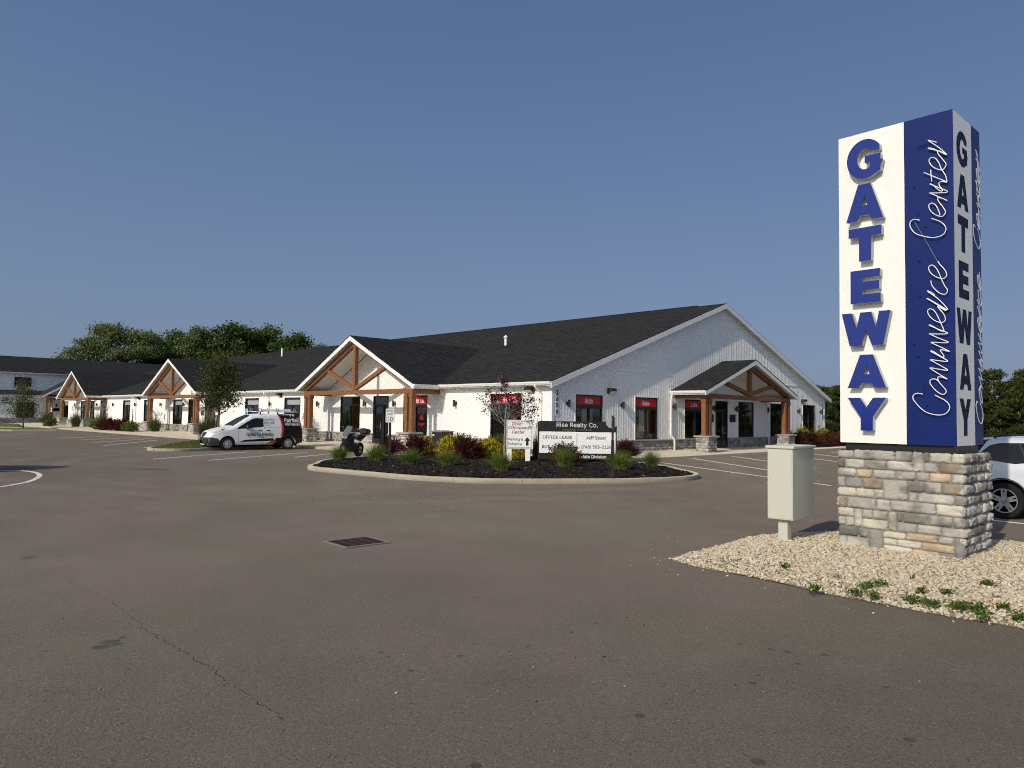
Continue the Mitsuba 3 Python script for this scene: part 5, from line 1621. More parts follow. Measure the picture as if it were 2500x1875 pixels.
for x in (0.45, 1.35, 2.25):
    add('crossbar', tm(box(x - .03, x + .03, -.72, .72, 1.93, 1.97), VM), 'van_white', LR)
    for sd in (1, -1):
        add('foot', tm(bar((x, sd * .70, 1.80), (x, sd * .70, 1.95), .05, .05, (1, 0, 0)), VM), 'bumper_plastic', LR)
        add('upright', tm(cat([box(x - .05, x - .02, sd * .70 - .02, sd * .70 + .02, 1.97, 2.13), box(x + .05, x + .08, sd * .70 - .02, sd * .70 + .02, 1.97, 2.16)]), VM), 'hub_silver', LR)
for sd in (1, -1):
    add('side_rail', tm(cyl((.25, sd * .66, 1.95), (2.45, sd * .66, 1.95), .022, 10), VM), 'van_white', LR, smooth=40)
add('conduit_tube', tm(cat([cyl((.55, .35, 2.04), (2.05, .35, 2.04), .055, 14), cyl((2.0, .35, 2.04), (2.10, .35, 2.04), .065, 14)]), VM), 'van_white', LR, smooth=40)
add('conduit_tube', tm(cyl((.75, -.05, 2.04), (2.0, -.05, 2.04), .055, 14), VM), 'van_white', LR, smooth=40)

# --- the white car beside the pillar sign, and two more beyond the left edge whose shadows fall into view
SL_ = 4.57
so = [(0.10, .42), (0.02, .62), (0.05, .80), (0.12, .98), (0.22, 1.10), (0.42, 1.40), (0.50, 1.535), (0.62, 1.585), (1.2, 1.625), (1.9, 1.635), (2.45, 1.60), (2.85, 1.47), (3.30, 1.14), (3.55, 1.03), (3.95, .985), (4.25, .90), (4.45, .78), (4.53, .62), (4.57, .45), (4.52, .27), (4.2, .23), (2.0, .24), (0.5, .28)]
SWX = (0.86, 3.52)
suv = Body(so, [(x, .36) for x in SWX], .43, .915, (0, .98, 1.62, .19), SL_, .13, .20, .10)
SUVM = suv.mesh(.07)


def car(label, M, paint, group=None, full=True):
    k = thing('parked_car', label, 'car', group)
    add('body', tm(SUVM, M), paint, k, smooth=38)
    add('underbody', tm(box(.35, 4.3, -.74, .74, .20, .80), M), 'arch_black', k)
    q1 = Polygon([(.40, 1.18), (.50, 1.30), (.62, 1.425), (.78, 1.475), (1.10, 1.485), (1.26, 1.135), (1.05, 1.10)])
    q2 = Polygon([(1.31, 1.125), (1.145, 1.49), (1.80, 1.515), (2.02, 1.51), (2.02, 1.10)])
    q3 = Polygon([(2.09, 1.10), (2.09, 1.51), (2.40, 1.495), (2.72, 1.39), (3.10, 1.105)])
    for sd in (1, -1):
        add('pillar_trim', tm(suv.patch(Polygon([(1.06, 1.10), (1.24, 1.125), (1.33, 1.115), (1.16, 1.50), (1.08, 1.49)]), sd, .0025, .06), M), 'black_metal', k)
        add('pillar_trim', tm(suv.patch(sbox(2.01, 1.10, 2.10, 1.515), sd, .0025, .06), M), 'black_metal', k)
        for g in (q1, q2, q3):
            add('side_window', tm(suv.patch(g, sd, .003, .06), M), 'car_glass', k, smooth=True)
        add('window_surround', tm(suv.patch(Polygon([(.34, 1.165), (.47, 1.32), (.60, 1.45), (.76, 1.50), (1.8, 1.54), (2.43, 1.515), (2.76, 1.41), (3.2, 1.085), (3.16, 1.08), (2.73, 1.385), (2.40, 1.49), (1.8, 1.515), (.78, 1.475), (.62, 1.425), (.50, 1.30), (.40, 1.18)]).buffer(.002), sd, .0035, .08), M), 'black_metal', k)
        for pts in ([(1.30, 1.11), (1.32, .98), (1.34, .86), (1.30, .80)], [(2.055, 1.09), (2.05, .45)], [(3.2, 1.07), (3.10, .45)]):
            add('door_gap', tm(suv.patch(LineString(pts).buffer(.006), sd, .002, .2), M), 'bumper_plastic', k)
        add('crease', tm(suv.patch(LineString([(.30, 1.005), (1.3, .99), (3.2, .955)]).buffer(.006), sd, .003, .15), M), paint, k)
        ar = [(x + .455 * math.cos(t), .36 + .455 * math.sin(t)) for x in SWX for t in np.linspace(0.1, math.pi - .1, 16)]
        for x in SWX:
            ringp = Point(x, .36).buffer(.455, 24).difference(Point(x, .36).buffer(.428, 24)).intersection(suv.poly.buffer(-.004))
            add('arch_trim', tm(suv.patch(ringp, sd, .006, .05), M), 'bumper_plastic', k)
        add('sill', tm(suv.patch(sbox(1.33, .25, 3.05, .36).intersection(suv.poly.buffer(-.008)), sd, .006, .1), M), 'bumper_plastic', k)
        for xh in (1.60, 2.38):
            add('door_handle', tm(tm(trimesh.creation.icosphere(2, 1.0), tl(xh, sd * .925, .93) @ np.diag([.115, .022, .018, 1])), M), paint, k, smooth=True)
        add('tail_lamp', tm(suv.patch(Polygon([(.13, .98), (.24, 1.10), (.44, 1.04), (.40, .97)]).intersection(suv.out.buffer(-.01)), sd, .006, .05), M), 'wrap_red', k, smooth=True)
        add('headlight', tm(suv.patch(Polygon([(4.36, .80), (4.22, .90), (3.9, .95), (3.98, .86)]), sd, .006, .05), M), 'lamp_clear', k, smooth=True)
        add('roof_rail', tm(tube(smooth_line([(.62, sd * .60, 1.60), (.80, sd * .62, 1.655), (1.7, sd * .63, 1.685), (2.3, sd * .62, 1.65), (2.42, sd * .61, 1.62)], 5), .018, 8), M), 'black_metal', k, smooth=True)
        m2 = tm(trimesh.creation.icosphere(2, 1.0), tl(2.80, sd * 1.02, 1.10) @ np.diag([.08, .12, .085, 1]))
        add('mirror', tm(cat([m2, bar((2.84, sd * .86, 1.07), (2.82, sd * .98, 1.08), .05, .04)]), M), paint, k, smooth=True)
    add('spoiler', tm(trimesh.convex.convex_hull(np.array([(x, y, z) for y in (-.60, .60) for x, z in ((.36, 1.555), (.38, 1.60), (.66, 1.62), (.66, 1.58))])), M), paint, k)
    add('windscreen', tm(across([(2.55, 1.585), (2.85, 1.47), (3.25, 1.175)], [.58, .64, .70], .010), M), 'screen_glass', k, smooth=True)
    wheels(k, M, SWX, .90, .36, .245, .225, 'alloy')
    return k


def car_frame(px, py, ang, xw, side):
    """The tyre contact at xw on the given side stands at (px, py)."""
    h = np.array([math.cos(ang), math.sin(ang), 0])
    l = np.array([-h[1], h[0], 0])
    return frame(np.array([px, py, 0]) - h * xw - l * side * .86, h, l, BZ)


car('white crossover car parked behind the stone plinth at the right edge', car_frame(9.86, 14.62, math.radians(-51), .86, -1), 'car_white')
car('dark car parked beside the painted bay at the far left', car_frame(-17.0, 21.2, math.radians(177), .86, 1), 'car_dark')

# --- the motorcycle
MC = thing('motorcycle', 'dark grey faired motorcycle with top case parked by the island', 'motorcycle')
mang = math.radians(254)
MM = frame((-6.83, 32.55, 0.02), (math.cos(mang), math.sin(mang), 0), (-math.sin(mang), math.cos(mang), 0), BZ) @ rot((1, 0, 0), math.radians(-9))
plain('bike_paint', (0.035, 0.038, 0.045), 0.22, clearcoat=0.8, clearcoat_gloss=0.9)
plain('bike_silver', (0.30, 0.31, 0.33), 0.3, metal=0.5)
mat('bike_screen', type='twosided', bsdf={'type': 'principled', 'base_color': rgb(.12, .135, .15), 'roughness': 0.10, 'specular': .6})


def ell(x, y, z, a, b, c, sub=2):
    return tm(trimesh.creation.icosphere(sub, 1.0), tl(x, y, z) @ np.diag([a, b, c, 1]))


def hull(pts):
    return trimesh.convex.convex_hull(np.array(pts, float))


for x, wd in ((0.0, .17), (1.42, .12)):
    k = key('wheel', MC)
    rx = rot((1, 0, 0), -math.pi / 2)
    scene[k] = mikit.ply(tm(lathe([(.21, -wd / 2), (.285, -wd / 2), (.31, -wd / 4), (.315, 0), (.31, wd / 4), (.285, wd / 2), (.21, wd / 2), (.21, -wd / 2)], 32), MM @ tl(x, 0, .315) @ rx), 'rubber', 40)
    add('rim', tm(lathe([(.215, -.05), (.215, .05), (.19, .05), (.19, -.05), (.215, -.05)], 28), MM @ tl(x, 0, .315) @ rx), 'black_metal', k)
    for j in range(5):
        a = 2 * math.pi * j / 5
        add('spoke', tm(bar((0, 0, 0), (.20 * math.cos(a), 0, .20 * math.sin(a)), .03, .03, (0, 1, 0)), MM @ tl(x, 0, .315)), 'black_metal', k)
    add('disc', tm(tm(trimesh.creation.cylinder(.14, .006, sections=24), rx), MM @ tl(x, .07, .315)), 'galvanised', k)
H2 = lambda y0, pts: [(x, s * y, z) for x, y, z in pts for s in (1, -1)]
add('fairing', tm(hull(H2(0, [(1.52, .05, .86), (1.42, .14, 1.06), (1.18, .19, 1.08), (.92, .20, .86), (1.05, .22, .55), (1.30, .16, .52), (1.42, .14, .78)])), MM), 'bike_paint', MC, smooth=35)
add('belly_pan', tm(hull(H2(0, [(1.05, .19, .58), (.60, .19, .52), (.55, .14, .26), (1.0, .12, .24), (1.12, .13, .40)])), MM), 'bike_paint', MC, smooth=35)
add('fuel_tank', tm(hull([tuple(q) for q in np.vstack([ell(.78, 0, .96, .26, .17, .13, 1).vertices, ell(.55, 0, .86, .14, .11, .08, 1).vertices])]), MM), 'bike_silver', MC, smooth=50)
add('seat', tm(hull(H2(0, [(.60, .10, .88), (.15, .15, .90), (-.20, .12, .98), (-.22, .10, .90), (.15, .13, .80), (.55, .12, .78)])), MM), 'rubber', MC, smooth=40)
add('tail', tm(hull(H2(0, [(.15, .12, .82), (-.35, .07, .95), (-.36, .06, .88), (.1, .10, .70)])), MM), 'bike_paint', MC, smooth=40)
add('top_case', tm(box(-.52, -.10, -.21, .21, 1.00, 1.24, .06), MM), 'black_paint', MC, smooth=40)
add('engine', tm(box(.50, .95, -.17, .17, .34, .66, .05), MM), 'dark_unit', MC, smooth=40)
add('swingarm', tm(cat([bar((0, s * .12, .315), (.52, s * .10, .42), .04, .07) for s in (1, -1)]), MM), 'black_metal', MC)
add('exhaust', tm(tube([(.75, -.15, .30), (.3, -.2, .32), (-.15, -.23, .42)], [.03, .05, .055], 12), MM), 'galvanised', MC, smooth=40)
add('fork', tm(cat([cyl((1.42, s * .10, .315), (1.18, s * .10, 1.02), .026, 10) for s in (1, -1)]), MM), 'black_metal', MC)
add('front_fender', tm(tube(smooth_line([(1.66, 0, .55), (1.50, 0, .655), (1.36, 0, .655), (1.22, 0, .58)], 4), .06, 8), MM), 'bike_paint', MC, smooth=40)
add('windscreen', tm(hull(H2(0, [(1.42, .13, 1.05), (1.40, .13, 1.05), (1.16, .12, 1.38), (1.14, .12, 1.38), (1.30, .17, 1.15), (1.28, .17, 1.15)])), MM), 'bike_screen', MC)
add('handlebar', tm(cat([tube([(1.12, 0, 1.05), (1.08, s * .20, 1.09), (.98, s * .38, 1.09)], .016, 8) for s in (1, -1)]), MM), 'black_metal', MC)
for s in (1, -1):
    add('mirror', tm(cat([ell(1.10, s * .36, 1.27, .03, .085, .045), cyl((1.12, s * .22, 1.10), (1.10, s * .34, 1.25), .009, 6)]), MM), 'black_metal', MC, smooth=40)
    add('headlamp', tm(hull([(1.525, s * .03, .86), (1.44, s * .12, .99), (1.47, s * .03, .95), (1.49, s * .11, .88), (1.51, s * .08, .87)]), MM), 'lamp_clear', MC)
add('tail_lamp', tm(box(-.385, -.36, -.05, .05, .90, .94), MM), 'wrap_red', MC)
add('kickstand', tm(cyl((.6, .14, .35), (.52, .33, .05), .014, 6), MM), 'black_metal', MC)

# ------------------------------------------------------------------ plants
mat('leaf_material', type='principledthin', base_color={'type': 'mesh_attribute', 'name': 'vertex_color'}, roughness=0.55, diff_trans=0.55, spec_trans=0.0, eta=1.4)
vcol('stem_material', 0.85, 0.15)


def bark_c(p, n, uv):
    a = fbm(p.x * 18, p.y * 18, p.z * 4, octaves=3)
    return mi.Color3f(0.16, 0.125, 0.10) * (0.45 + 1.0 * a)


procm('bark', bark_c, rough=0.9, spec=0.1)
procm('grey_bark', lambda p, n, uv: mi.Color3f(0.27, 0.25, 0.235) * (0.6 + 0.8 * fbm(p.x * 20, p.y * 20, p.z * 6, octaves=3)), rough=0.85, spec=0.1)


def unit(v):
    return v / (np.linalg.norm(v, axis=-1, keepdims=True) + 1e-12)


def leaves(pos, size, r, aspect=0.6, up=0.35, axis=None):
    """One folded diamond leaf at every position."""
    n = len(pos)
    d = unit(r.normal(size=(n, 3)) + (axis if axis is not None else 0))
    nn = unit(r.normal(size=(n, 3)) + np.array([0, 0, up * 2]))
    s = unit(np.cross(d, nn))
    nn = np.cross(s, d)
    L = size * r.uniform(0.65, 1.3, (n, 1))
    w = L * aspect / 2
    a, b = pos - d * L / 2, pos + d * L / 2
    c = pos + s * w + nn * w * 0.25
    e = pos - s * w + nn * w * 0.25
    v = np.stack([a, c, b, e], 1).reshape(-1, 3)
    f = (np.array([[0, 1, 2], [0, 2, 3]])[None] + 4 * np.arange(n)[:, None, None]).reshape(-1, 3)
    return v, f


def tones(r, n, a, b, per=4, sd=0.18):
    t = r.uniform(0, 1, (n, 1))
    c = (np.array(a) * (1 - t) + np.array(b) * t) * np.exp(r.normal(0, sd, (n, 1)))
    return np.repeat(c, per, axis=0)


def crown_points(blobs, n, r, clump=0.35, shell=0.55):
    """Twig clumps through the blobs, thicker towards their outside, leaves scattered round each clump."""
    vol = np.array([b[3] * b[4] * b[5] for b in blobs]) ** 0.75
    out = []
    for b, k in zip(blobs, (n * vol / vol.sum()).astype(int)):
        if k < 2:
            continue
        nt = max(4, k // 28)
        u = unit(r.normal(size=(nt, 3)))
        rad = (shell + (1 - shell) * r.uniform(0, 1, (nt, 1)) ** 0.5) * r.uniform(0.85, 1.12, (nt, 1))
        c = np.array(b[:3]) + u * rad * np.array(b[3:6])
        idx = r.integers(0, nt, k)
        out.append(c[idx] + r.normal(0, clump, (k, 3)) * np.array([1, 1, 0.7]))
    return np.vstack(out)


def tree(name, label, cat_, base, h, r0, blobs, n, leaf, ca_, cb_, seed, clump=0.35, fork=0.3, group=None, bark='bark', up=0.35, lean=(0, 0), shell=0.55, aspect=0.6, skip=None):
    """Trunk, limbs to every blob and a crown; blobs are relative to the base."""
    r = np.random.default_rng(seed)
    k = thing(name, label, cat_, group)
    B0 = np.array(base, float)
    top = np.array([lean[0], lean[1], h * 0.8])
    tz = np.linspace(0, 1, 9)
    line = B0 + np.c_[top[0] * tz ** 1.5, top[1] * tz ** 1.5, top[2] * tz] + np.c_[r.normal(0, r0 * .35, (9, 2)), np.zeros(9)] * tz[:, None]
    add('trunk', tube(line, r0 * (1 - 0.82 * tz) * np.where(tz < .06, 1.35, 1), 9), bark, k, smooth=True)
    limbs = []
    for b in blobs:
        c = B0 + np.array(b[:3])
        t0 = np.clip(fork + 0.5 * (b[2] / h - fork) * r.uniform(.5, 1), fork * .8, .9)
        s = np.array([np.interp(t0, tz, line[:, j]) for j in range(3)])
        m = s * .5 + c * .5 + np.array([0, 0, -0.10 * np.linalg.norm(c - s)])
        limbs.append(tube(smooth_line([s, m, c], 4), np.linspace(r0 * .45, r0 * .10, 9), 6))
        for _ in range(5):
            q = c + unit(r.normal(size=3)) * np.array(b[3:6]) * .9
            limbs.append(tube(smooth_line([m * .4 + c * .6, (c + q) / 2 + r.normal(0, .08, 3), q], 3), np.linspace(r0 * .16, r0 * .03, 7), 4, False))
    add('limbs', cat(limbs), bark, k, smooth=True)
    pos = crown_points([tuple(B0[i] + b[i] for i in range(3)) + tuple(b[3:6]) for b in blobs], n, r, clump, shell)
    v, f = leaves(pos, leaf, r, aspect, up)
    add('crown', trimesh.Trimesh(v, f, process=False), 'leaf_material', k, color=tones(r, len(pos), ca_, cb_))
    return k


def blobs_of(seed, w, z0, z1, n, flat=1.0, depth=None, prof=None):
    """Blobs filling a crown w wide between the heights z0 and z1."""
    r = np.random.default_rng(seed)
    out = []
    for i in range(n):
        t = (i + r.uniform(.2, .8)) / n
        z = z0 + (z1 - z0) * t
        pr = prof(t) if prof else math.sqrt(max(0.05, 1 - (2 * t - 0.85) ** 2 * 0.95))
        a = r.uniform(0, 2 * math.pi)
        d = w / 2 * pr * math.sqrt(r.uniform(.15, .75))
        s = w * r.uniform(.15, .24) * (0.6 + 0.4 * pr)
        out.append((d * math.cos(a), (depth or w) / w * d * math.sin(a), z, s, s, s * flat * r.uniform(.6, .9)))
    return out


def blade_tuft(name, label, group, x, y, z, h, w, n, ca_, cb_, seed, droop=1.0, width=0.011, mat_='leaf_material', cat_='ornamental grass', plume=None):
    r = np.random.default_rng(seed)
    k = thing(name, label, cat_, group)
    a = r.uniform(0, 2 * math.pi, n)
    out = np.sqrt(r.uniform(0.0, 1, n)) * w / 2 * r.uniform(.7, 1.15, n)
    L = h * r.uniform(.55, 1.08, n) * (1 - .35 * (out / (w / 2)) ** 2)
    b0 = np.c_[x + r.normal(0, w * .07, n), y + r.normal(0, w * .07, n), np.full(n, z)]
    dirs = np.c_[np.cos(a), np.sin(a)]
    side = np.c_[-dirs[:, 1], dirs[:, 0], np.zeros(n)]
    side = unit(side + r.normal(0, .5, (n, 3)))
    v, ts = [], np.linspace(0, 1, 5)
    for t in ts:
        rad = out * t ** 1.6
        zz = L * (t * 1.12 - droop * .30 * t ** 3.2 * (out / (w / 2)) ** 1.0)
        c = b0 + np.c_[dirs * rad[:, None], zz]
        ww = width * (1 - t ** 2.2) * r.uniform(.8, 1.2, n)
        v += [c - side * ww[:, None] / 2, c + side * ww[:, None] / 2]
    v = np.stack(v, 1)
    f = np.array([q for i in range(4) for q in ((2 * i, 2 * i + 1, 2 * i + 3), (2 * i, 2 * i + 3, 2 * i + 2))])
    F_ = (f[None] + 10 * np.arange(n)[:, None, None]).reshape(-1, 3)
    add('blades', trimesh.Trimesh(v.reshape(-1, 3), F_, process=False), mat_, k, color=tones(r, n, ca_, cb_, 10))
    if plume:
        m = plume
        ang = r.uniform(0, 2 * math.pi, m)
        ps = []
        st = []
        for q in ang:
            tip = np.array([x + w * .36 * math.cos(q) * r.uniform(.3, 1), y + w * .36 * math.sin(q) * r.uniform(.3, 1), z + h * r.uniform(1.15, 1.5)])
            st.append(tube([np.array([x, y, z + .1]), tip], [.006, .003], 3, False))
            ps.append(tip - np.array([0, 0, 1]) * r.uniform(0, .28, (26, 1)) * np.array([0, 0, 1]) + r.normal(0, .02, (26, 3)))
        pv, pf = leaves(np.vstack(ps), .06, r, .3, 0, np.array([0, 0, 2.0]))
        add('plumes', trimesh.Trimesh(pv, pf, process=False), mat_, k, color=tones(r, len(pv) // 4, (.36, .30, .20), (.48, .42, .32)))
        add('stems', cat(st), 'stem_material', k, color=np.tile([.26, .22, .12], (sum(len(s.vertices) for s in st), 1)))
    return k


def spiky_shrub(name, label, cat_, group, x, y, z, h, w, n, leaf, ca_, cb_, seed, arch=0.4, stem=(.05, .02, .025), strand=False):
    """A mound of arching twigs set with small leaves; strand: drooping thread foliage."""
    r = np.random.default_rng(seed)
    k = thing(name, label, cat_, group)
    twigs = []
    pos, ax = [], []
    m = max(40, n // 26)
    for _ in range(m):
        a = r.uniform(0, 2 * math.pi)
        el = math.asin(min(1, r.uniform(.02, 1.0) ** .75))
        R = np.array([w / 2 * math.cos(el) * math.cos(a), w / 2 * math.cos(el) * math.sin(a), h * (.12 + .88 * math.sin(el))]) * r.uniform(.72, 1.10)
        b = np.array([x, y, z + 0.02]) + np.r_[r.normal(0, w * .06, 2), 0]
        mid = b + R * np.array([.55, .55, .55 + arch * .45])
        e = b + R + np.array([0, 0, -arch * h * (.35 if strand else .10) * math.cos(el)])
        ln = smooth_line([b, mid, e], 4)
        twigs.append(tube(ln, np.linspace(.008, .003, len(ln)), 3, False))
        kk = n // m
        t = r.uniform(.30, 1.0, kk) ** .75 * (len(ln) - 1)
        i = np.clip(t.astype(int), 0, len(ln) - 2)
        q = ln[i] + (ln[i + 1] - ln[i]) * (t - i)[:, None]
        pos.append(q + r.normal(0, .018 + .012 * w, (kk, 3)))
        dr_ = unit(ln[i + 1] - ln[i])
        ax.append(dr_ * 1.6 + (np.array([0, 0, -1.6]) if strand else np.array([0, 0, .3])))
    pos = np.vstack(pos)
    v, f = leaves(pos, leaf, r, .24 if strand else .5, .3, np.vstack(ax))
    add('foliage', trimesh.Trimesh(v, f, process=False), 'leaf_material', k, color=tones(r, len(pos), ca_, cb_, 4, .28))
    sv = cat(twigs)
    add('twigs', sv, 'stem_material', k, color=np.tile(stem, (len(sv.vertices), 1)))
    return k


GR_A, GR_B = (.09, .145, .028), (.21, .26, .065)
TUFT = [(-6.55, 27.86, .62, .95, 'daylily tuft at the left tip of the island before the motorcycle'), (-4.92, 26.6, .66, 1.0, 'daylily tuft just left of the speed limit sign post'), (-3.45, 24.9, .56, 1.05, 'daylily tuft just right of the speed limit sign post'),
        (-2.16, 24.75, .56, .95, 'daylily tuft in the mulch below the big yellow shrub'), (-0.3, 22.7, .66, .98, 'daylily tuft at the foot of the two stemmed tree'), (1.82, 24.7, .74, 1.0, 'daylily tuft before the red shrub under the realty board'),
        (3.55, 23.9, .66, 1.15, 'daylily tuft right of the stop sign post'), (5.05, 26.3, .64, .95, 'daylily tuft nearest the right tip of the island')]
for i, (x, y, h, w, lb) in enumerate(TUFT):
    blade_tuft('daylily_tuft', 'green ' + lb, 'daylily tufts in the island', x, y, island_z(x, y) - .02, h * 1.12, w * 1.28, 700, GR_A, GR_B, 100 + i)
for i, (x, y, h, w, lb) in enumerate([(-5.35, 32.2, .78, 1.35, 'behind the speed limit sign post'), (-3.9, 29.9, .90, 1.5, 'just right of the speed limit sign'), (-1.72, 28.6, .92, 1.55, 'between the two yellow shrubs'), (1.95, 26.6, .78, 1.30, 'in front of the realty board'), (5.0, 31.6, .78, 1.15, 'right of the realty board and stop sign')]):
    spiky_shrub('barberry_shrub', 'dark maroon barberry shrub ' + lb, 'shrub', 'maroon barberries in the island', x, y, island_z(x, y) - .03, h, w, 5200, .055, (.036, .009, .012), (.095, .024, .024), 200 + i)
for i, (x, y, h, w, lb) in enumerate([(-3.75, 31.6, .80, 1.0, 'tucked behind the maroon shrub by the speed limit sign'), (-2.62, 30.3, .82, 1.15, 'with bright rounded top, second from the left'), (-0.95, 29.7, .80, 1.35, 'spreading left of the tree trunk'), (0.34, 29.0, .62, .9, 'between the white posts of the clinic sign')]):
    spiky_shrub('gold_thread_shrub', 'golden yellow thread leaf shrub ' + lb, 'shrub', 'golden thread leaf shrubs in the island', x, y, island_z(x, y) - .03, h, w, 5600, .11, (.30, .25, .022), (.52, .42, .05), 300 + i, .8, (.16, .12, .03), True)
for i, (x, y, h, w, lb) in enumerate([(-2.25, 31.7, .95, .95, 'rising behind the two golden shrubs'), (-0.55, 31.2, .95, .95, 'left of the leaning tree trunk')]):
    spiky_shrub('green_shrub', 'mid green rounded shrub ' + lb, 'shrub', None, x, y, island_z(x, y) - .03, h, w, 4200, .06, (.07, .11, .02), (.15, .19, .04), 350 + i)
blade_tuft('feather_grass', 'tall dark feather grass with pale plumes between the clinic sign and realty board', None, 0.98, 28.9, .18, 1.15, .75, 420, (.05, .075, .02), (.11, .12, .04), 371, .4, .010, plume=12)

# the two-stemmed crab apple, nearly bare
CR = thing('crabapple_tree', 'bare two stemmed crabapple tree with few purple leaves in the island', 'tree')
r = np.random.default_rng(41)
cb0 = np.array([-0.27, 27.9, .16])
st = [tube(smooth_line([cb0, cb0 + [.02, 0, .7], cb0 + [.03, 0, 1.5], cb0 + [.07, 0, 2.1]], 5), np.linspace(.050, .028, 16), 9)]
add('trunk', st[0], 'grey_bark', CR, smooth=True)
add('trunk', tube(smooth_line([cb0 + [.0, -.03, .1], cb0 + [.14, -.05, .45], cb0 + [.33, -.06, .95], cb0 + [.42, -.06, 1.25]], 5), np.linspace(.042, .024, 16), 9), 'grey_bark', CR, smooth=True)
tw, lp = [], []


def branch(p, d, L, r0, depth):
    n = 5
    pts = [p]
    for i in range(n):
        d = unit(d + r.normal(0, .16, 3) + np.array([0, 0, .05]))
        pts.append(pts[-1] + d * L / n)
    tw.append(tube(pts, np.linspace(r0, r0 * .45, n + 1), 5 if r0 > .008 else 3, False))
    if depth == 0:
        lp.append((pts[-1], pts[-2]))
        return
    for i in range(4 if depth > 1 else 3):
        t = r.uniform(.3, 1.0)
        q = np.array([np.interp(t * n, range(n + 1), np.array(pts)[:, j]) for j in range(3)])
        branch(q, unit(d + r.normal(0, .65, 3) + np.array([0, 0, .12])), L * r.uniform(.45, .68), r0 * .55, depth - 1)


for a in np.linspace(0, 2 * math.pi, 9, endpoint=False):
    branch(cb0 + [.05, 0, 1.25 + .09 * (a % 3)], unit(np.array([.78 * math.cos(a), .6 * math.sin(a), .62])), .95, .017, 3)
branch(cb0 + [.07, 0, 2.05], np.array([.05, 0, 1.0]), .75, .02, 3)
branch(cb0 + [.41, -.06, 1.22], np.array([.5, 0, .8]), .9, .016, 3)
tws = cat(tw)
add('branches', tws, 'grey_bark', CR, smooth=True)
ends = np.array([e for e, _ in lp])
keep = ends[(ends[:, 0] > cb0[0] + .25) | (ends[:, 2] > cb0[2] + 2.3) | (r.uniform(size=len(ends)) < .18)]
pos = np.repeat(keep, 5, 0) + r.normal(0, .05, (len(keep) * 5, 3))
v, f = leaves(pos, .075, r, .6, .2)
add('leaves', trimesh.Trimesh(v, f, process=False), 'leaf_material', CR, color=tones(r, len(pos), (.035, .012, .015), (.10, .03, .03)))

# planting along the long front
for i, (x, y, h, w, lb) in enumerate([(-50.4, 79.2, 1.75, 2.2, 'at the far left beside the pale posts of the third porch'), (-45.4, 76.0, 1.6, 1.9, 'against the wall between the piers of the third porch'), (-38.9, 69.0, 1.7, 2.9, 'in front of the windows right of the third porch'), (-30.4, 62.2, 1.3, 1.7, 'right of the left pier of the second porch'), (-19.3, 46.2, 1.55, 2.3, 'behind the nose of the van by the second porch')]):
    blade_tuft('fountain_grass', 'green fountain grass with tan plumes ' + lb, 'fountain grasses along the long front', x, y, .12, h, w, 700, (.06, .085, .025), (.15, .16, .06), 400 + i, .5, .028, plume=34)
W1 = W(-20.0, -0.95)
blade_tuft('feather_grass', 'wispy dark grass right of the left pier of the nearest porch', None, W1[0], W1[1], .15, 1.25, .95, 380, (.035, .05, .02), (.09, .10, .045), 415, .4, .013, plume=14)
for i, (x, y, h, w) in enumerate([(-36.6, 65.6, 1.05, 1.5), (-35.6, 64.8, 1.1, 1.7), (-34.6, 64.0, 1.1, 1.6), (-33.7, 63.3, 1.05, 1.5)]):
    spiky_shrub('red_barberry', ('leftmost', 'second from left', 'third from left', 'rightmost')[i] + ' deep red barberry in the row left of the second porch', 'shrub', 'deep red barberries in a row left of the second porch', x, y, .12, h, w, 2600, .10, (.06, .014, .014), (.13, .035, .03), 430 + i)
for i, (x, y, h, w, lb) in enumerate([(-49.0, 77.6, 1.0, 1.3, 'between the sign post and the third porch pier'), (-38.3, 67.4, .95, 1.3, 'left of the deep red row'), (-37.3, 66.3, .95, 1.3, 'touching the deep red row at its left end'), (-32.8, 62.4, .9, 1.3, 'touching the deep red row at its right end'), (-32.0, 61.6, .9, 1.1, 'beside the left pier of the second porch')]):
    spiky_shrub('box_shrub', 'low bright green shrub ' + lb, 'shrub', 'low bright green shrubs along the long front', x, y, .12, h, w, 2200, .10, (.09, .13, .02), (.19, .24, .05), 440 + i)
# bed at the far end of the gable
for i, (a, b, h, w, lb) in enumerate([(1.0, 22.6, .95, 2.0, 'nearest the right porch pier'), (1.1, 24.8, 1.0, 2.1, 'in the middle of the gable bed'), (1.2, 27.3, 1.0, 2.1, 'third along the gable bed'), (1.2, 29.8, .9, 1.9, 'next to the building corner')]):
    p_ = W(a, b)
    spiky_shrub('gable_barberry', 'brownish red barberry shrub ' + lb, 'shrub', 'brownish red barberries in the gable bed', p_[0], p_[1], .14, h, w, 3600, .085, (.07, .022, .014), (.17, .06, .035), 460 + i)
for i, (a, b, h, w, lb) in enumerate([(0.6, 24.6, 1.35, 1.3, 'against the wall under the last window'), (0.7, 27.6, 1.25, 1.4, 'under the building corner'), (1.2, 31.6, 1.15, 2.0, 'just left of the pillar sign')]):
    p_ = W(a, b)
    spiky_shrub('gable_gold_shrub', 'yellow green thread leaf shrub ' + lb, 'shrub', 'yellow green shrubs in the gable bed', p_[0], p_[1], .14, h, w, 3600, .15, (.20, .19, .025), (.38, .34, .05), 470 + i, .7, (.16, .12, .03), True)

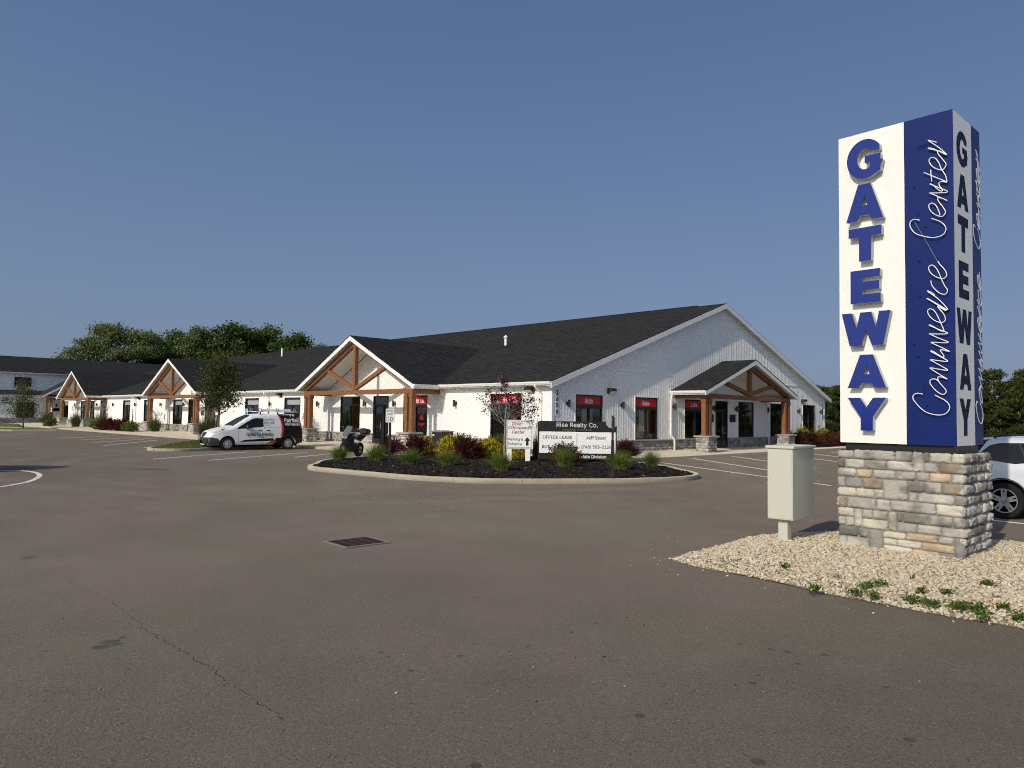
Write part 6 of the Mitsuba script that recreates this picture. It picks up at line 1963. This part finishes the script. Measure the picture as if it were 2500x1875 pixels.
# young trees before the buildings
pear = [(0, 0, 2.35, .85, .85, .5), (-.55, .1, 2.9, .75, .75, .6), (.6, -.1, 2.95, .75, .75, .6), (0, .3, 3.4, .9, .9, .7), (-.35, -.3, 3.9, .75, .75, .6), (.45, .2, 4.0, .7, .7, .6), (0, 0, 4.5, .6, .6, .5), (.1, .1, 4.95, .35, .35, .4), (.95, 0, 2.5, .4, .4, .25), (-.95, 0, 3.2, .4, .4, .35)]
tree('pear_tree', 'young leafy pear tree on the grass peninsula behind the van', 'tree', (-16.95, 42.2, .15), 5.3, .085, pear, 7000, .125, (.044, .058, .018), (.125, .14, .05), 61, .20, .33)
yt = [(0, 0, 1.7, 1.35, 1.3, .5), (0, 0, 2.4, 1.3, 1.2, .5), (.1, 0, 3.1, 1.1, 1.1, .5), (0, 0, 3.8, .8, .8, .5), (.2, 0, 4.5, .55, .5, .45), (-.3, 0, 4.3, .4, .4, .5), (-1.9, 0, 2.9, .5, .5, .35), (-1.5, 0, 2.5, .5, .5, .3), (-.6, 0, 1.3, .8, .7, .3), (.5, 0, 1.25, .8, .7, .3)]
tree('young_elm', 'thin feathery young tree on the lawn at the far left', 'tree', (-47.0, 70.2, .1), 5.0, .07, yt, 4600, .13, (.055, .070, .025), (.14, .16, .065), 62, .30, .2, shell=.2)

# the trees beyond the roofs
DK, MD, LT = ((.050, .080, .022), (.115, .17, .045)), ((.070, .105, .030), (.15, .205, .06)), ((.11, .145, .055), (.22, .26, .105))
loc = [(-7.8, 0, 10.4, 3.6, 3.2, 1.0), (-5.0, 1, 12.2, 3.4, 3.2, 1.2), (-2.0, -1, 13.8, 3.8, 3.4, 1.3), (1.5, 0, 15.6, 4.2, 3.6, 1.4), (4.6, 1, 14.4, 3.6, 3.4, 1.3), (6.6, 0, 12.4, 3.2, 3, 1.2), (-4.5, -1, 9.4, 3.2, 3, 1.0), (0, 1, 11.6, 4.0, 3.5, 1.2), (3.0, -1, 12.0, 3.6, 3.2, 1.1), (-1, 0, 16.2, 2.6, 2.5, .9), (7.2, 0, 15.0, 2.0, 2, .8), (-9.6, 0, 9.6, 1.8, 1.8, .6)]
tree('locust_tree', 'broad airy locust tree with layered pale crown behind the far left roofs', 'tree', (-72.0, 130, 0), 17.6, .42, loc, 17000, .42, *LT, 71, .50, .25, up=.8, shell=.35)
FAR = [(400, 140, 812, 13.0, DK, 'dark rounded tree overlapping the right side of the airy locust tree'), (548, 136, 793, 12.5, DK, 'tallest dark tree right of the thin airy tree'), (462, 150, 832, 12.0, MD, 'green tree low between the locust tree and the tallest dark tree'),
       (640, 142, 799, 12.5, MD, 'full green tree in the middle of the row beyond the roof'), (712, 137, 815, 10.0, DK, 'dark full tree near the right end of the row beyond the roof'), (600, 150, 815, 12.0, DK, 'dark tree filling the gap behind the tallest and the middle tree')]
for i, (px, d, py, w, c, lb) in enumerate(FAR):
    h = (1016 + .0136 * (px - 1250) - py) / 1777.5 * d + 1.92
    tree('broadleaf_tree', lb, 'tree', ((px - 1250) / 1777.5 * d, d, 0), h, .40, blobs_of(700 + i, w, h * .34, h * .95, 26, .8, prof=lambda t: math.sqrt(max(.08, 1 - max(0, t - .25) ** 2 * 1.55))), 19000, .52, *c, 720 + i, .55, .22, group='broadleaf trees in the row beyond the long roof', shell=.6)
tree('thin_tree', 'thin airy tree with sky showing through between the dark trees', 'tree', ((478 - 1250) / 1777.5 * 132, 132, 0), 17.2, .25, blobs_of(760, 7.0, 10.5, 17.0, 12, .6), 4200, .42, *LT, 761, .55, .3, shell=.3)
tree('wisp_tree', 'small light treetop at the right end of the row just above the roof', 'tree', ((772 - 1250) / 1777.5 * 132, 132, 0), 14.0, .2, blobs_of(765, 5.0, 9.5, 14.2, 9, .6), 2600, .40, *MD, 766, .5, .3, shell=.3)


def pine(x, y, h, w, seed, label, c=((.040, .058, .018), (.105, .13, .042))):
    r = np.random.default_rng(seed)
    k = thing('white_pine', label, 'tree', 'white pines in a row at the right')
    add('trunk', tube([(x, y, 0), (x, y, h * .6), (x, y, h * .97)], [.16, .10, .02], 8), 'bark', k, smooth=True)
    pos, ax, br = [], [], []
    z = .25
    while z < h:
        t = z / h
        R = w / 2 * (1 - t) ** .42 * (1 - .12 * max(0, .15 - t) / .15)
        for a in r.uniform(0, 2 * math.pi, 11 if t < .8 else 7):
            L = max(.25, R * r.uniform(.72, 1.12))
            e = np.array([x + L * math.cos(a), y + L * math.sin(a), z + L * r.uniform(.05, .38)])
            b = np.array([x, y, z])
            m = (b + e) / 2 - np.array([0, 0, .06 * L])
            ln = smooth_line([b, m, e], 4)
            br.append(tube(ln, np.linspace(.03, .008, len(ln)), 3, False))
            n = int(30 + 60 * L)
            s = r.uniform(.25, 1.02, n) ** .8
            i = np.clip(s * (len(ln) - 1), 0, len(ln) - 1.001)
            j = i.astype(int)
            q = ln[j] + (ln[np.minimum(j + 1, len(ln) - 1)] - ln[j]) * (i - j)[:, None]
            pos.append(q + r.normal(0, 1, (n, 3)) * np.array([.17, .17, .09]) * (.5 + .5 * s)[:, None])
            ax.append(np.tile(unit(e - b) + np.array([0, 0, .6]), (n, 1)) * 1.2)
        z += .26 + .12 * r.uniform()
    pos, ax = np.vstack(pos), np.vstack(ax)
    v, f = leaves(pos, .26, r, .34, .4, ax)
    add('crown', trimesh.Trimesh(v, f, process=False), 'leaf_material', k, color=tones(r, len(pos), *c, 4, .22))
    add('limbs', cat(br), 'bark', k)


for i, (px, d, h, w, lb) in enumerate([(1999, 64, 5.0, 5.2, 'white pine at the left end of the row, half behind the gable corner'), (2062, 62, 5.2, 5.4, 'white pine showing between the gable corner and the pillar sign'), (2150, 60, 5.4, 5.4, 'white pine hidden behind the left of the pillar sign'), (2250, 57, 5.6, 5.4, 'white pine hidden behind the middle of the pillar sign'),
                                       (2345, 54, 5.7, 5.4, 'white pine half behind the right edge of the pillar sign'), (2428, 49, 5.75, 4.8, 'dense white pine right of the pillar sign above the white car'), (2520, 47, 5.6, 4.8, 'dark white pine cut by the right edge of the picture')]):
    pine((px - 1250) / 1777.5 * d, d, h * .95, w, 800 + i, lb)

# wooded hill, far to the right
r = np.random.default_rng(90)
gx, gy = np.meshgrid(np.linspace(120, 520, 120), np.linspace(560, 760, 50), indexing='ij')
hz = 31 * np.exp(-((gx - 285) / 95) ** 2) * np.exp(-((gy - 650) / 70) ** 2) + 5.5 * (meshkit.fbm(np.stack([gx / 7, gy / 7, 0 * gx], -1), 3) - .4) - 1.0
vv = np.c_[gx.ravel(), gy.ravel(), hz.ravel()]
ii = np.arange(119)[:, None] * 50 + np.arange(49)[None]
ff = np.stack([ii, ii + 50, ii + 51, ii, ii + 51, ii + 1], -1).reshape(-1, 3)
procm('far_woods', lambda p, n, uv: mix((.045, .068, .045), (.075, .10, .065), fbm(p.x * .2, p.y * .2, p.z * .2)), rough=.95, spec=0.0)
add('hill', trimesh.Trimesh(vv, ff, process=False), 'far_woods', smooth=30, kind='structure')

# weeds in the gravel
WD = [(3.84, 8.61, .13, 'g'), (4.2, 8.34, .12, 'c'), (3.32, 8.04, .11, 'c'), (3.71, 7.87, .14, 'c'), (4.75, 8.67, .07, 'g'), (5.44, 8.37, .10, 'c'), (4.17, 7.61, .12, 'c'), (4.29, 7.5, .13, 'c'), (4.61, 7.4, .16, 'c'), (4.66, 7.32, .12, 'c'), (4.95, 7.37, .08, 'c'), (4.71, 7.92, .08, 'c'), (4.53, 7.05, .13, 'c'),
      (3.84, 7.75, .07, 'c'), (4.47, 7.37, .14, 'c'), (4.0, 8.2, .13, 'c'), (4.45, 7.95, .07, 'c'), (4.85, 7.0, .10, 'c'), (3.45, 9.2, .06, 'c')]
WD.sort(key=lambda q: q[0] / q[1])
ORD = 'first second third fourth fifth sixth seventh eighth ninth tenth eleventh twelfth thirteenth fourteenth fifteenth sixteenth seventeenth eighteenth nineteenth'.split()
for i, (x, y, s, kd) in enumerate(WD):
    s *= .62
    k = thing('weed', ('thin grassy' if kd == 'g' else 'low leafy') + ' green weed in the pale gravel, ' + ORD[i] + ' weed from the left', 'weed', 'weed tufts in the gravel bed')
    r = np.random.default_rng(900 + i)
    n = 60 if kd == 'c' else 26
    if kd == 'c':
        q = np.c_[r.normal(0, s * .55, (n * 2, 2)), np.abs(r.normal(.05, .02, n * 2))]
        v, f = leaves(np.array([x, y, .035]) + q, .036, r, .5, .8)
        add('leaves', trimesh.Trimesh(v, f, process=False), 'leaf_material', k, color=tones(r, n * 2, (.05, .09, .015), (.12, .19, .04)))
    else:
        a = r.uniform(0, 2 * math.pi, n)
        tip = np.c_[np.cos(a) * s, np.sin(a) * s, r.uniform(.05, .12, n)]
        vs, fs_ = [], []
        for t in tip:
            sd = np.array([-t[1], t[0], 0]) / (np.hypot(t[0], t[1]) + 1e-9) * .006
            j = len(vs)
            vs += [np.array([x, y, .03]) - sd, np.array([x, y, .03]) + sd, np.array([x, y, .045]) + t]
            fs_.append((j, j + 1, j + 2))
        add('leaves', trimesh.Trimesh(np.array(vs), np.array(fs_), process=False), 'leaf_material', k, color=tones(r, n, (.05, .09, .015), (.12, .17, .04), 3))

# grass on the peninsula
r = np.random.default_rng(95)
import shapely
x0, y0, x1, y1 = PEN.bounds
q = r.uniform((x0, y0), (x1, y1), (26000, 2))
q = q[shapely.contains_xy(PEN.buffer(-.16), q[:, 0], q[:, 1])]
dz = shapely.distance(shapely.points(q), PEN.exterior)
b = np.c_[q, .10 + .10 * np.minimum(1, dz / 1.2)]
tip = b + np.c_[r.normal(0, .035, (len(q), 2)), r.uniform(.05, .12, len(q))]
sd = unit(np.c_[r.normal(size=(len(q), 2)), np.zeros(len(q))]) * .010
v = np.stack([b - sd, b + sd, tip], 1).reshape(-1, 3)
add('grass', trimesh.Trimesh(v, np.arange(len(v)).reshape(-1, 3), process=False), 'leaf_material', color=tones(r, len(q), (.075, .105, .025), (.17, .18, .06), 3), kind='stuff', label='short rough grass on the kerbed peninsula behind the van')
